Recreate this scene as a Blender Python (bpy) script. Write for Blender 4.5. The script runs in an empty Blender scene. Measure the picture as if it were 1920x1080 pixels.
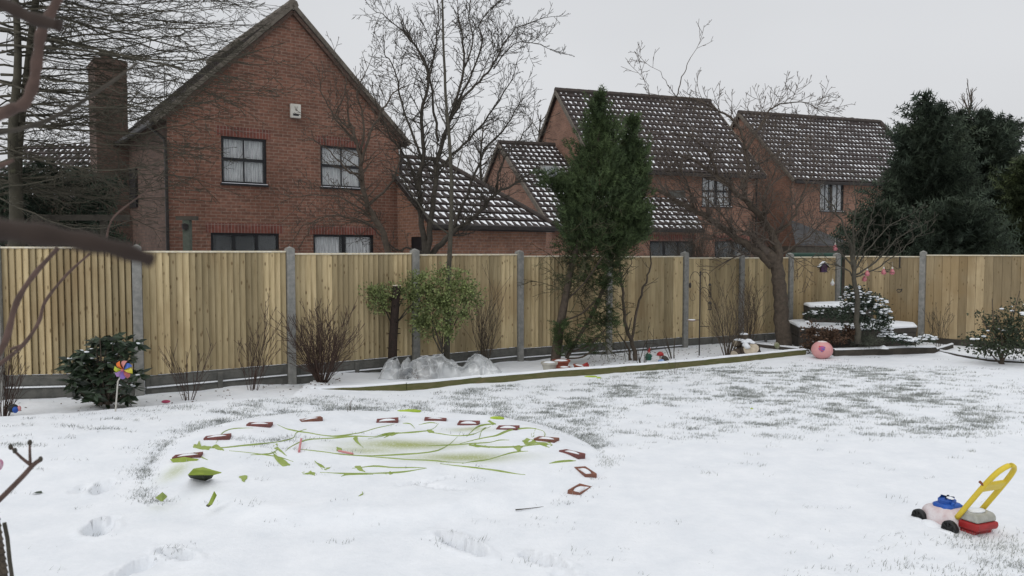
import bpy, math, random
from mathutils import Vector, Matrix, noise
rnd = random.Random(7)
sc = bpy.context.scene
COL = sc.collection
rad = math.radians

# ---------------------------------------------------------------- camera
FPX = 1450.0                      # focal length in pixels of the 1920 px wide photograph
PITCH = math.atan(70 / FPX)
CZ = 1.8
cam = bpy.data.cameras.new('camera'); camo = bpy.data.objects.new('camera', cam); COL.objects.link(camo)
cam.sensor_width = 36; cam.lens = FPX / 1920 * 36
camo.location = (0, 0, CZ); camo.rotation_euler = (math.pi / 2 - PITCH, 0, 0)
cam.clip_start = 0.02; cam.clip_end = 1500
cam.dof.use_dof = True; cam.dof.focus_distance = 15.0; cam.dof.aperture_fstop = 8.0
sc.camera = camo

# ---------------------------------------------------------------- world (overcast)
SUN_EL, SUN_AZ = 38, 215          # sun behind and left of the camera, veiled by cloud
w = bpy.data.worlds.new('World'); sc.world = w; w.use_nodes = True
nt = w.node_tree; nt.nodes.clear(); N = nt.nodes.new; L = nt.links.new
out = N('ShaderNodeOutputWorld'); bg = N('ShaderNodeBackground'); L(bg.outputs[0], out.inputs[0])
sky = N('ShaderNodeTexSky'); sky.sky_type = 'NISHITA'; sky.sun_disc = False
sky.sun_elevation = rad(SUN_EL); sky.sun_rotation = rad(SUN_AZ); sky.dust_density = 4.0
hs = N('ShaderNodeHueSaturation'); hs.inputs['Saturation'].default_value = 0.12; L(sky.outputs[0], hs.inputs['Color'])
tc = N('ShaderNodeTexCoord'); sx = N('ShaderNodeSeparateXYZ'); L(tc.outputs['Generated'], sx.inputs[0])
ramp = N('ShaderNodeValToRGB'); L(sx.outputs['Z'], ramp.inputs[0])
cr = ramp.color_ramp
cr.elements[0].position = 0.0; cr.elements[0].color = (6.0, 6.15, 6.3, 1)
cr.elements[1].position = 1.0; cr.elements[1].color = (10.5, 10.65, 10.85, 1)
e = cr.elements.new(0.10); e.color = (6.2, 6.3, 6.5, 1)
e = cr.elements.new(0.38); e.color = (6.1, 6.25, 6.5, 1)
e = cr.elements.new(0.62); e.color = (8.3, 8.45, 8.7, 1)
mp = N('ShaderNodeMapping'); mp.inputs['Scale'].default_value = (1, 1, 2.2); L(tc.outputs['Generated'], mp.inputs[0])
nz = N('ShaderNodeTexNoise'); nz.inputs['Scale'].default_value = 1.6; nz.inputs['Detail'].default_value = 3; L(mp.outputs[0], nz.inputs['Vector'])
nr = N('ShaderNodeMapRange'); nr.inputs[1].default_value = 0.3; nr.inputs[2].default_value = 0.7
nr.inputs[3].default_value = 0.93; nr.inputs[4].default_value = 1.07; L(nz.outputs[0], nr.inputs[0])
mul = N('ShaderNodeVectorMath'); mul.operation = 'SCALE'; L(ramp.outputs[0], mul.inputs[0]); L(nr.outputs[0], mul.inputs['Scale'])
mx = N('ShaderNodeMixRGB'); mx.inputs[0].default_value = 0.12; L(mul.outputs[0], mx.inputs[1]); L(hs.outputs[0], mx.inputs[2])
L(mx.outputs[0], bg.inputs[0]); bg.inputs[1].default_value = 0.113

sun = bpy.data.lights.new('sun', 'SUN'); suno = bpy.data.objects.new('sun', sun); COL.objects.link(suno)
sun.energy = 0.5; sun.angle = rad(25); sun.color = (1.0, 0.97, 0.93)
sd = Vector((math.sin(rad(SUN_AZ)) * math.cos(rad(SUN_EL)), math.cos(rad(SUN_AZ)) * math.cos(rad(SUN_EL)), math.sin(rad(SUN_EL))))
suno.rotation_euler = (-sd).to_track_quat('-Z', 'Y').to_euler(); suno.location = (0, 0, 30)
sc.view_settings.view_transform = 'Standard'; sc.view_settings.look = 'None'
sc.view_settings.exposure = 0.0; sc.view_settings.gamma = 1.0
sc.render.resolution_x = 1024; sc.render.resolution_y = 576
sc.cycles.max_bounces = 6; sc.cycles.transparent_max_bounces = 12

# ---------------------------------------------------------------- pixel (1920x1080) to world measurements
def ray(px, py):
    x = (px - 960) / FPX; y = -(py - 540) / FPX
    c, s = math.cos(PITCH), math.sin(PITCH)
    return Vector((x, c + y * s, -s + y * c))
def P(px, py, Y):
    r = ray(px, py); return Vector((0, 0, CZ)) + r * (Y / r.y)
def G(px, py, z=0.0):
    r = ray(px, py); return Vector((0, 0, CZ)) + r * ((z - CZ) / r.z)

# ---------------------------------------------------------------- mesh builder
class MB:
    def __init__(s): s.v = []; s.f = []; s.mi = []; s.uv = {}
    def add(s, vs, fs, m=0, uvs=None):
        b = len(s.v); s.v.extend(tuple(p) for p in vs)
        for i, f in enumerate(fs):
            if uvs: s.uv[len(s.f)] = uvs[i]
            s.f.append(tuple(b + k for k in f)); s.mi.append(m)
    def hexa(s, p, m=0):      # 0-3 bottom ring, 4-7 top ring
        s.add(p, [(0, 3, 2, 1), (4, 5, 6, 7), (0, 1, 5, 4), (1, 2, 6, 5), (2, 3, 7, 6), (3, 0, 4, 7)], m)
    def box(s, x0, x1, y0, y1, z0, z1, m=0, M=None):
        p = [Vector(q) for q in ((x0, y0, z0), (x1, y0, z0), (x1, y1, z0), (x0, y1, z0), (x0, y0, z1), (x1, y0, z1), (x1, y1, z1), (x0, y1, z1))]
        if M: p = [M @ q for q in p]
        s.hexa(p, m)
    def tube(s, pts, rs, k=5, m=0, cap=True):
        n = len(pts)
        if n < 2: return
        b = len(s.v); pts = [Vector(p) for p in pts]
        t = (pts[1] - pts[0]).normalized()
        a = t.orthogonal().normalized()
        for i in range(n):
            if i < n - 1: t2 = (pts[i + 1] - pts[i])
            if i and i < n - 1: t2 = pts[i + 1] - pts[i - 1]
            if t2.length > 1e-9: t = t2.normalized()
            a = (a - t * a.dot(t))
            a = a.normalized() if a.length > 1e-6 else t.orthogonal().normalized()
            c = t.cross(a); r = rs[i] if hasattr(rs, '__len__') else rs
            for j in range(k):
                g = 2 * math.pi * j / k
                q = pts[i] + a * (r * math.cos(g)) + c * (r * math.sin(g)); s.v.append((q.x, q.y, q.z))
        for i in range(n - 1):
            for j in range(k):
                j2 = (j + 1) % k
                s.f.append((b + i * k + j, b + i * k + j2, b + (i + 1) * k + j2, b + (i + 1) * k + j)); s.mi.append(m)
        if cap:
            s.f.append(tuple(b + j for j in reversed(range(k)))); s.mi.append(m)
            s.f.append(tuple(b + (n - 1) * k + j for j in range(k))); s.mi.append(m)
    def lathe(s, prof, k=20, m=0, M=None):
        b = len(s.v)
        for r, z in prof:
            for j in range(k):
                g = 2 * math.pi * j / k; q = Vector((r * math.cos(g), r * math.sin(g), z))
                if M: q = M @ q
                s.v.append(tuple(q))
        for i in range(len(prof) - 1):
            for j in range(k):
                j2 = (j + 1) % k
                s.f.append((b + i * k + j, b + i * k + j2, b + (i + 1) * k + j2, b + (i + 1) * k + j)); s.mi.append(m)
        if prof[0][0] > 1e-4: s.f.append(tuple(b + j for j in reversed(range(k)))); s.mi.append(m)
        if prof[-1][0] > 1e-4: s.f.append(tuple(b + (len(prof) - 1) * k + j for j in range(k))); s.mi.append(m)
    def ellipsoid(s, c, r, k=12, l=8, m=0, jit=0, M=None):
        prof = []
        for i in range(l + 1):
            a = -math.pi / 2 + math.pi * i / l; prof.append((max(math.cos(a), 1e-3), math.sin(a)))
        T = Matrix.Translation(Vector(c)) @ (M or Matrix()) @ Matrix.Diagonal((r[0], r[1], r[2], 1))
        b = len(s.v); s.lathe(prof, k, m, T)
        if jit:
            for i in range(b, len(s.v)):
                q = Vector(s.v[i]); d = q - Vector(c)
                q = Vector(c) + d * (1 + jit * noise.noise(q * 9)); s.v[i] = tuple(q)
    def prism(s, out, y0, y1, m=0, M=None, ax='y'):
        n = len(out)
        A = [Vector((a, y0, b)) if ax == 'y' else Vector((a, b, y0)) for a, b in out]
        B = [Vector((a, y1, b)) if ax == 'y' else Vector((a, b, y1)) for a, b in out]
        V = A + B
        if M: V = [M @ q for q in V]
        s.add(V, [tuple(range(n)), tuple(reversed(range(n, 2 * n)))] + [(i, n + i, n + (i + 1) % n, (i + 1) % n) for i in range(n)], m)
    def build(s, name, mats, parent=None, smooth=False, uv=False, bevel=0, world=True, fixn=False):
        me = bpy.data.meshes.new(name)
        off = parent.location if (parent and world) else Vector((0, 0, 0))
        if parent and world and parent.parent: off = off + parent.parent.location
        V = [(x - off.x, y - off.y, z - off.z) for x, y, z in s.v] if off.length else s.v
        me.from_pydata(V, [], s.f)
        if not hasattr(mats, '__len__'): mats = [mats]
        for m in mats: me.materials.append(m)
        if len(mats) > 1: me.polygons.foreach_set('material_index', s.mi)
        if smooth: me.polygons.foreach_set('use_smooth', [True] * len(s.f))
        if uv or s.uv:
            ul = me.uv_layers.new(name='UVMap').data
            for p in me.polygons:
                ex = s.uv.get(p.index)
                n = p.normal
                if ex is None:
                    if abs(n.z) > 0.92: tu, tv = Vector((1, 0, 0)), Vector((0, 1, 0))
                    else:
                        tu = Vector((-n.y, n.x, 0)).normalized(); tv = n.cross(tu)
                        if tv.z < 0: tv = -tv
                for k, li in enumerate(p.loop_indices):
                    if ex is not None: ul[li].uv = ex[k]
                    else:
                        co = me.vertices[me.loops[li].vertex_index].co; ul[li].uv = (tu.dot(co), tv.dot(co))
        me.update()
        o = bpy.data.objects.new(name, me); COL.objects.link(o)
        if parent: o.parent = parent
        if bevel:
            b = o.modifiers.new('bevel', 'BEVEL'); b.width = bevel; b.segments = 2; b.limit_method = 'ANGLE'
        return o

def tag(o, label=None, cat=None, group=None, kind=None):
    if label: o['label'] = label
    if cat: o['category'] = cat
    if group: o['group'] = group
    if kind: o['kind'] = kind
    return o
def thing(name, label, cat, loc=(0, 0, 0), rz=0, group=None):
    o = bpy.data.objects.new(name, None); COL.objects.link(o); o.location = Vector(loc); o.rotation_euler = (0, 0, rz)
    o.empty_display_size = 0.1
    return tag(o, label, cat, group)

# ---------------------------------------------------------------- materials
def newmat(name):
    m = bpy.data.materials.new(name); m.use_nodes = True
    nt = m.node_tree; b = nt.nodes['Principled BSDF']; return m, nt, b
def M_(name, c1, c2=None, scale=8, rough=0.7, bump=0.0, bscale=None, spec=0.3, metal=0, island=0.0, stretch=None, c3=None):
    m, nt, b = newmat(name); N = nt.nodes.new; L = nt.links.new
    b.inputs['Roughness'].default_value = rough; b.inputs['Specular IOR Level'].default_value = spec; b.inputs['Metallic'].default_value = metal
    c2 = c2 or tuple(x * 0.8 for x in c1)
    tc = N('ShaderNodeTexCoord'); vec = tc.outputs['Object']
    if stretch:
        mp = N('ShaderNodeMapping'); mp.inputs['Scale'].default_value = stretch; L(vec, mp.inputs[0]); vec = mp.outputs[0]
    n = N('ShaderNodeTexNoise'); n.inputs['Scale'].default_value = scale; n.inputs['Detail'].default_value = 5; n.inputs['Roughness'].default_value = 0.6; L(vec, n.inputs['Vector'])
    r = N('ShaderNodeValToRGB'); L(n.outputs[0], r.inputs[0])
    r.color_ramp.elements[0].position = 0.35; r.color_ramp.elements[0].color = (*c1, 1)
    r.color_ramp.elements[1].position = 0.65; r.color_ramp.elements[1].color = (*c2, 1)
    if c3: e = r.color_ramp.elements.new(0.78); e.color = (*c3, 1)
    col = r.outputs[0]
    if island:
        g = N('ShaderNodeNewGeometry'); h = N('ShaderNodeHueSaturation'); mr = N('ShaderNodeMapRange')
        mr.inputs[3].default_value = 1 - island; mr.inputs[4].default_value = 1 + island
        L(g.outputs['Random Per Island'], mr.inputs[0]); L(mr.outputs[0], h.inputs['Value']); L(col, h.inputs['Color']); col = h.outputs[0]
    L(col, b.inputs['Base Color'])
    if bump:
        n2 = N('ShaderNodeTexNoise'); n2.inputs['Scale'].default_value = bscale or scale * 3; n2.inputs['Detail'].default_value = 4; L(vec, n2.inputs['Vector'])
        bp = N('ShaderNodeBump'); bp.inputs['Strength'].default_value = bump; bp.inputs['Distance'].default_value = 0.02
        L(n2.outputs[0], bp.inputs['Height']); L(bp.outputs[0], b.inputs['Normal'])
    return m

def brick_mat(name, a, bcol, mortar, rot=False, dirt=0.25):
    m, nt, b = newmat(name); N = nt.nodes.new; L = nt.links.new
    uv = N('ShaderNodeUVMap'); vec = uv.outputs[0]
    t = N('ShaderNodeTexBrick'); t.offset = 0 if rot else 0.5
    t.inputs['Color1'].default_value = (*a, 1); t.inputs['Color2'].default_value = (*bcol, 1); t.inputs['Mortar'].default_value = (*mortar, 1)
    t.inputs['Scale'].default_value = 1; t.inputs['Mortar Size'].default_value = 0.008; t.inputs['Mortar Smooth'].default_value = 0.3; t.inputs['Bias'].default_value = -0.1
    t.inputs['Brick Width'].default_value = 0.075 if rot else 0.225; t.inputs['Row Height'].default_value = 0.24 if rot else 0.075
    L(vec, t.inputs['Vector'])
    n = N('ShaderNodeTexNoise'); n.inputs['Scale'].default_value = 1.1; n.inputs['Detail'].default_value = 6; n.inputs['Roughness'].default_value = 0.65; L(vec, n.inputs['Vector'])
    mr = N('ShaderNodeMapRange'); mr.inputs[1].default_value = 0.3; mr.inputs[2].default_value = 0.7; mr.inputs[3].default_value = 1 - dirt; mr.inputs[4].default_value = 1 + dirt; L(n.outputs[0], mr.inputs[0])
    n3 = N('ShaderNodeTexNoise'); n3.inputs['Scale'].default_value = 14; n3.inputs['Detail'].default_value = 3; L(vec, n3.inputs['Vector'])
    mr3 = N('ShaderNodeMapRange'); mr3.inputs[1].default_value = 0.3; mr3.inputs[2].default_value = 0.7; mr3.inputs[3].default_value = 0.8; mr3.inputs[4].default_value = 1.2; L(n3.outputs[0], mr3.inputs[0])
    mm = N('ShaderNodeMath'); mm.operation = 'MULTIPLY'; L(mr.outputs[0], mm.inputs[0]); L(mr3.outputs[0], mm.inputs[1])
    h = N('ShaderNodeHueSaturation'); L(t.outputs['Color'], h.inputs['Color']); L(mm.outputs[0], h.inputs['Value'])
    L(h.outputs[0], b.inputs['Base Color']); b.inputs['Roughness'].default_value = 0.85; b.inputs['Specular IOR Level'].default_value = 0.15
    inv = N('ShaderNodeMath'); inv.operation = 'SUBTRACT'; inv.inputs[0].default_value = 1; L(t.outputs['Fac'], inv.inputs[1])
    bp = N('ShaderNodeBump'); bp.inputs['Strength'].default_value = 0.5; bp.inputs['Distance'].default_value = 0.01; L(inv.outputs[0], bp.inputs['Height']); L(bp.outputs[0], b.inputs['Normal'])
    return m

def roof_mat(name, amount, tile=(0.040, 0.031, 0.029), lean=0.5):
    # UV are in tiles: u across, v up the slope. Snow lies in each tile's trough, below the nose of the tile above.
    m, nt, b = newmat(name); N = nt.nodes.new; L = nt.links.new
    def math_(op, a, c=None, d=None):
        n = N('ShaderNodeMath'); n.operation = op
        for i, q in enumerate((a, c, d)):
            if q is None: continue
            if isinstance(q, (int, float)): n.inputs[i].default_value = q
            else: L(q, n.inputs[i])
        return n.outputs[0]
    uv = N('ShaderNodeUVMap'); s = N('ShaderNodeSeparateXYZ'); L(uv.outputs[0], s.inputs[0])
    nz = N('ShaderNodeTexNoise'); nz.inputs['Scale'].default_value = 2.3; nz.inputs['Detail'].default_value = 3; L(uv.outputs[0], nz.inputs['Vector'])
    nb = N('ShaderNodeTexNoise'); nb.inputs['Scale'].default_value = 0.45; nb.inputs['Detail'].default_value = 3; L(uv.outputs[0], nb.inputs['Vector'])
    fu = math_('FRACT', math_('ADD', s.outputs[0], math_('MULTIPLY', math_('FRACT', s.outputs[1]), -0.35))); fv = math_('FRACT', s.outputs[1])
    # half width of snow grows with fv (wide under the overlap, a point at the nose)
    j = math_('MULTIPLY', math_('SUBTRACT', nz.outputs[0], 0.5), 0.75)
    j2 = math_('MULTIPLY', math_('SUBTRACT', nb.outputs[0], 0.5), 1.25)
    wid = math_('ADD', math_('ADD', math_('MULTIPLY', math_('SUBTRACT', fv, 0.18), 0.95), (amount - 0.5)), math_('ADD', j, j2))
    edge = math_('SUBTRACT', wid, math_('SUBTRACT', 0.93, fu))     # patch grows leftwards from the roll at the right
    m1 = N('ShaderNodeMapRange'); m1.inputs[1].default_value = 0.0; m1.inputs[2].default_value = 0.10; L(edge, m1.inputs[0])
    a1 = math_('GREATER_THAN', fv, 0.12); a2 = math_('LESS_THAN', fv, 0.86); a3 = math_('LESS_THAN', fu, 0.86)
    mask = math_('MULTIPLY', math_('MULTIPLY', m1.outputs[0], a1), math_('MULTIPLY', a2, a3))
    nn = N('ShaderNodeTexNoise'); nn.inputs['Scale'].default_value = 1.2; nn.inputs['Detail'].default_value = 6; L(uv.outputs[0], nn.inputs['Vector'])
    r = N('ShaderNodeValToRGB'); L(nn.outputs[0], r.inputs[0])
    r.color_ramp.elements[0].position = 0.3; r.color_ramp.elements[0].color = (*[x * 0.7 for x in tile], 1)
    r.color_ramp.elements[1].position = 0.7; r.color_ramp.elements[1].color = (*[x * 1.5 for x in tile], 1)
    mix = N('ShaderNodeMixRGB'); L(mask, mix.inputs[0]); L(r.outputs[0], mix.inputs[1]); mix.inputs[2].default_value = (0.88, 0.90, 0.93, 1)
    L(mix.outputs[0], b.inputs['Base Color']); b.inputs['Roughness'].default_value = 0.7; b.inputs['Specular IOR Level'].default_value = 0.2
    wv = math_('SINE', math_('MULTIPLY', s.outputs[0], 2 * math.pi))
    hh = math_('ADD', math_('MULTIPLY', wv, 0.5), math_('MULTIPLY', mask, 0.6))
    bp = N('ShaderNodeBump'); bp.inputs['Strength'].default_value = 0.7; bp.inputs['Distance'].default_value = 0.03; L(hh, bp.inputs['Height']); L(bp.outputs[0], b.inputs['Normal'])
    return m

def wood_mat(name, ca, cb, dark, stain=0.0, knots=True):
    m, nt, b = newmat(name); N = nt.nodes.new; L = nt.links.new
    tc = N('ShaderNodeTexCoord'); g = N('ShaderNodeNewGeometry')
    sp = N('ShaderNodeMath'); sp.operation = 'MULTIPLY'; sp.inputs[1].default_value = 37.0; L(g.outputs['Random Per Island'], sp.inputs[0])
    cx = N('ShaderNodeCombineXYZ'); L(sp.outputs[0], cx.inputs[2]); L(sp.outputs[0], cx.inputs[1])
    va = N('ShaderNodeVectorMath'); va.operation = 'ADD'; L(tc.outputs['Object'], va.inputs[0]); L(cx.outputs[0], va.inputs[1])
    mp = N('ShaderNodeMapping'); mp.inputs['Scale'].default_value = (14, 14, 1.3); L(va.outputs[0], mp.inputs[0])
    n = N('ShaderNodeTexNoise'); n.inputs['Scale'].default_value = 1.6; n.inputs['Detail'].default_value = 6; n.inputs['Roughness'].default_value = 0.6; L(mp.outputs[0], n.inputs['Vector'])
    r = N('ShaderNodeValToRGB'); L(n.outputs[0], r.inputs[0])
    r.color_ramp.elements[0].position = 0.3; r.color_ramp.elements[0].color = (*ca, 1); r.color_ramp.elements[1].position = 0.7; r.color_ramp.elements[1].color = (*cb, 1)
    mr = N('ShaderNodeMapRange'); mr.inputs[3].default_value = 0.60; mr.inputs[4].default_value = 1.36; L(g.outputs['Random Per Island'], mr.inputs[0])
    h = N('ShaderNodeHueSaturation'); L(r.outputs[0], h.inputs['Color']); L(mr.outputs[0], h.inputs['Value'])
    col = h.outputs[0]
    # large weather stains
    n2 = N('ShaderNodeTexNoise'); n2.inputs['Scale'].default_value = 1.1; n2.inputs['Detail'].default_value = 5; L(tc.outputs['Object'], n2.inputs['Vector'])
    mr2 = N('ShaderNodeMapRange'); mr2.inputs[1].default_value = 0.48; mr2.inputs[2].default_value = 0.62; mr2.inputs[4].default_value = 0.35 + stain; L(n2.outputs[0], mr2.inputs[0])
    mx = N('ShaderNodeMixRGB'); L(mr2.outputs[0], mx.inputs[0]); L(col, mx.inputs[1]); mx.inputs[2].default_value = (*[x * 1.9 for x in dark], 1); col = mx.outputs[0]
    if knots:
        mk = N('ShaderNodeMapping'); mk.inputs['Scale'].default_value = (15, 15, 6.5); L(va.outputs[0], mk.inputs[0])
        v = N('ShaderNodeTexVoronoi'); v.inputs['Scale'].default_value = 1.0; L(mk.outputs[0], v.inputs['Vector'])
        mr3 = N('ShaderNodeMapRange'); mr3.inputs[1].default_value = 0.10; mr3.inputs[2].default_value = 0.20; mr3.inputs[3].default_value = 0.8; mr3.inputs[4].default_value = 0; L(v.outputs['Distance'], mr3.inputs[0])
        mx2 = N('ShaderNodeMixRGB'); L(mr3.outputs[0], mx2.inputs[0]); L(col, mx2.inputs[1]); mx2.inputs[2].default_value = (*dark, 1); col = mx2.outputs[0]
    L(col, b.inputs['Base Color']); b.inputs['Roughness'].default_value = 0.8; b.inputs['Specular IOR Level'].default_value = 0.15
    bp = N('ShaderNodeBump'); bp.inputs['Strength'].default_value = 0.25; bp.inputs['Distance'].default_value = 0.01; L(n.outputs[0], bp.inputs['Height']); L(bp.outputs[0], b.inputs['Normal'])
    return m

def snow_material(name, lawn=False):
    m, nt, b = newmat(name); N = nt.nodes.new; L = nt.links.new
    tc = N('ShaderNodeTexCoord')
    b.inputs['Roughness'].default_value = 0.75; b.inputs['Specular IOR Level'].default_value = 0.15
    n = N('ShaderNodeTexNoise'); n.inputs['Scale'].default_value = 3.0; n.inputs['Detail'].default_value = 8; n.inputs['Roughness'].default_value = 0.7; L(tc.outputs['Object'], n.inputs['Vector'])
    r = N('ShaderNodeValToRGB'); L(n.outputs[0], r.inputs[0])
    r.color_ramp.elements[0].position = 0.3; r.color_ramp.elements[0].color = (0.73, 0.76, 0.80, 1)
    r.color_ramp.elements[1].position = 0.65; r.color_ramp.elements[1].color = (0.83, 0.85, 0.88, 1)
    col = r.outputs[0]
    if lawn:
        at = N('ShaderNodeAttribute'); at.attribute_name = 'thin'
        n3 = N('ShaderNodeTexNoise'); n3.inputs['Scale'].default_value = 60; n3.inputs['Detail'].default_value = 4; L(tc.outputs['Object'], n3.inputs['Vector'])
        mr = N('ShaderNodeMapRange'); mr.inputs[1].default_value = 0.1; mr.inputs[2].default_value = 0.5; L(n3.outputs[0], mr.inputs[0])
        mm = N('ShaderNodeMath'); mm.operation = 'MULTIPLY'; L(at.outputs['Fac'], mm.inputs[0]); L(mr.outputs[0], mm.inputs[1])
        mx = N('ShaderNodeMixRGB'); L(mm.outputs[0], mx.inputs[0]); L(col, mx.inputs[1]); mx.inputs[2].default_value = (0.34, 0.38, 0.14, 1); col = mx.outputs[0]
        at2 = N('ShaderNodeAttribute'); at2.attribute_name = 'turf_foot_shade'
        n4 = N('ShaderNodeTexNoise'); n4.inputs['Scale'].default_value = 34; n4.inputs['Detail'].default_value = 5; n4.inputs['Roughness'].default_value = 0.75; L(tc.outputs['Object'], n4.inputs['Vector'])
        mr4 = N('ShaderNodeMapRange'); mr4.inputs[1].default_value = 0.57; mr4.inputs[2].default_value = 0.66; mr4.inputs[4].default_value = 0.6; L(n4.outputs[0], mr4.inputs[0])
        mm4 = N('ShaderNodeMath'); mm4.operation = 'MULTIPLY'; L(at2.outputs['Fac'], mm4.inputs[0]); L(mr4.outputs[0], mm4.inputs[1])
        mx4 = N('ShaderNodeMixRGB'); L(mm4.outputs[0], mx4.inputs[0]); L(col, mx4.inputs[1]); mx4.inputs[2].default_value = (0.50, 0.52, 0.50, 1); col = mx4.outputs[0]
    L(col, b.inputs['Base Color'])
    n2 = N('ShaderNodeTexNoise'); n2.inputs['Scale'].default_value = 22; n2.inputs['Detail'].default_value = 6; n2.inputs['Roughness'].default_value = 0.7; L(tc.outputs['Object'], n2.inputs['Vector'])
    bp = N('ShaderNodeBump'); bp.inputs['Strength'].default_value = 0.35; bp.inputs['Distance'].default_value = 0.02; L(n2.outputs[0], bp.inputs['Height']); L(bp.outputs[0], b.inputs['Normal'])
    return m

SNOW = snow_material('snow'); LAWN = snow_material('lawn_snow', True)
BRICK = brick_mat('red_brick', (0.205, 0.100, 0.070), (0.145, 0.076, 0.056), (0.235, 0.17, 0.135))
BRICK2 = brick_mat('orange_brick', (0.26, 0.137, 0.092), (0.195, 0.102, 0.072), (0.25, 0.19, 0.155))
BRICK4 = brick_mat('brown_red_wall', (0.245, 0.134, 0.094), (0.185, 0.100, 0.074), (0.20, 0.155, 0.125))
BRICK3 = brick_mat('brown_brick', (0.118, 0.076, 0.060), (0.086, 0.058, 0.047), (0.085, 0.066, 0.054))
SOLDIER = brick_mat('soldier_brick', (0.19, 0.068, 0.052), (0.13, 0.052, 0.042), (0.22, 0.165, 0.14), rot=True)
ROOF = roof_mat('tiles_dark', 0.10, tile=(.055,.045,.04)); ROOF_LOW = roof_mat('tiles_snowy', 0.62); ROOF_MID = roof_mat('tiles_half_snowy', 0.42); ROOF_FAR = roof_mat('tiles_far', 0.5)
TRIM = M_('dark_trim', (0.02, 0.017, 0.016), (0.035, 0.03, 0.028), 6, 0.5)
VERGE = M_('verge_mortar', (0.16, 0.14, 0.115), (0.10, 0.085, 0.07), 10, 0.85)
FRAME = M_('window_frame_dark', (0.012, 0.012, 0.014), (0.02, 0.02, 0.022), 6, 0.35)
WHITE = M_('white_plastic', (0.62, 0.60, 0.54), (0.52, 0.50, 0.45), 6, 0.5)
CURT = M_('net_curtain', (0.62, 0.63, 0.63), (0.30, 0.31, 0.32), 9, 0.9, stretch=(6, 6, 0.4))
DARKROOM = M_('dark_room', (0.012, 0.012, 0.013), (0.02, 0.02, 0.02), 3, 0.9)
CONC = M_('concrete', (0.29, 0.285, 0.265), (0.19, 0.19, 0.18), 14, 0.9, bump=0.3, c3=(0.27, 0.265, 0.24))
CONC_D = M_('damp_concrete', (0.13, 0.127, 0.115), (0.085, 0.085, 0.078), 9, 0.9, bump=0.3, c3=(0.18, 0.18, 0.165))
FENCE = wood_mat('fence_wood', (0.32, 0.25, 0.14), (0.48, 0.39, 0.235), (0.12, 0.075, 0.035))
FENCE_R = wood_mat('fence_wood_far', (0.265, 0.205, 0.12), (0.375, 0.295, 0.18), (0.14, 0.095, 0.045), stain=0.2)
CAPW = M_('fence_cap', (0.60, 0.52, 0.36), (0.7, 0.66, 0.56), 20, 0.8)
MOSSY = M_('mossy_timber', (0.095, 0.10, 0.035), (0.14, 0.125, 0.06), 7, 0.9, bump=0.4, c3=(0.26, 0.16, 0.08), stretch=(1, 1, 4))
DKTIMB = M_('dark_timber', (0.045, 0.04, 0.033), (0.075, 0.065, 0.052), 7, 0.9, bump=0.4)
BARK = M_('bark', (0.105, 0.082, 0.062), (0.06, 0.048, 0.038), 18, 0.9, bump=0.5, c3=(0.12, 0.11, 0.065))
BARK_D = M_('dark_bark', (0.070, 0.060, 0.048), (0.042, 0.037, 0.030), 18, 0.9, c3=(0.10, 0.10, 0.06))
BARK_G = M_('grey_bark', (0.085, 0.078, 0.06), (0.05, 0.045, 0.036), 20, 0.9, bump=0.4, c3=(0.15, 0.145, 0.12))
BARK_R = M_('red_bark', (0.11, 0.068, 0.055), (0.06, 0.038, 0.03), 30, 0.7, c3=(0.19, 0.14, 0.12))
BARK_N = M_('near_bark', (0.040, 0.026, 0.020), (0.028, 0.019, 0.015), 30, 0.8)
TWIG_R = M_('brown_twigs', (0.075, 0.046, 0.036), (0.045, 0.031, 0.026), 8, 0.9)
def glass_mat():
    m, nt, b = newmat('window_glass')
    b.inputs['Base Color'].default_value = (0.9, 0.95, 0.97, 1); b.inputs['Roughness'].default_value = 0.03
    b.inputs['Alpha'].default_value = 0.10; b.inputs['Specular IOR Level'].default_value = 0.9; b.inputs['Metallic'].default_value = 0.2
    return m
GLASS = glass_mat()

# ---------------------------------------------------------------- ground height
PC = Vector((-1.12, 6.75)); PR = 1.86           # pool cover centre and radius
def sm(x): x = max(0.0, min(1.0, x)); return x * x * (3 - 2 * x)
EDGE = [(-14, 6.6)] + [tuple(G(px, py, z).xy) for px, py, z in ((0, 779, .15), (150, 772, .15), (280, 762, .14), (420, 752, .12), (560, 743, .08))] + \
       [tuple(G(px, py, 0).xy) for px, py in ((600, 745), (900, 722), (1250, 692), (1510, 667))]
EDGE2 = [tuple(G(px, py, 0).xy) for px, py in ((1560, 668), (1750, 662), (1850, 675), (1925, 683))]
def poly_y(pts, x):
    if x <= pts[0][0]: return pts[0][1]
    for (a, b), (c, d) in zip(pts, pts[1:]):
        if x <= c: return b + (d - b) * (x - a) / (c - a)
    return pts[-1][1] + (x - pts[-1][0]) * (pts[-1][1] - pts[-2][1]) / (pts[-1][0] - pts[-2][0])
def edge_y(x): return poly_y(EDGE + EDGE2, x)
FOOT = []   # x, y, heading, length, width, depth
for (px, py, hd, ln, wd, dp) in ((192, 912, 100, .30, .15, .045), (150, 915, 60, .18, .12, .02), (186, 982, 115, .30, .20, .05), (200, 968, 30, .16, .1, .03),
                                 (330, 1030, -30, .34, .12, .055), (255, 1056, 75, .28, .16, .045), (215, 1075, 60, .2, .13, .03),
                                 (868, 1012, -48, .46, .15, .06), (850, 1000, -30, .22, .1, .04), (1022, 1042, -38, .34, .13, .05), (1060, 1068, -30, .2, .1, .03),
                                 (470, 790, 10, .3, .1, .02), (420, 815, 10, .3, .12, .025), (800, 905, 30, .5, .05, .015), (820, 915, -25, .7, .04, .02)):
    g = G(px, py, 0.03); FOOT.append((g.x, g.y, rad(hd), ln, wd, dp))
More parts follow.
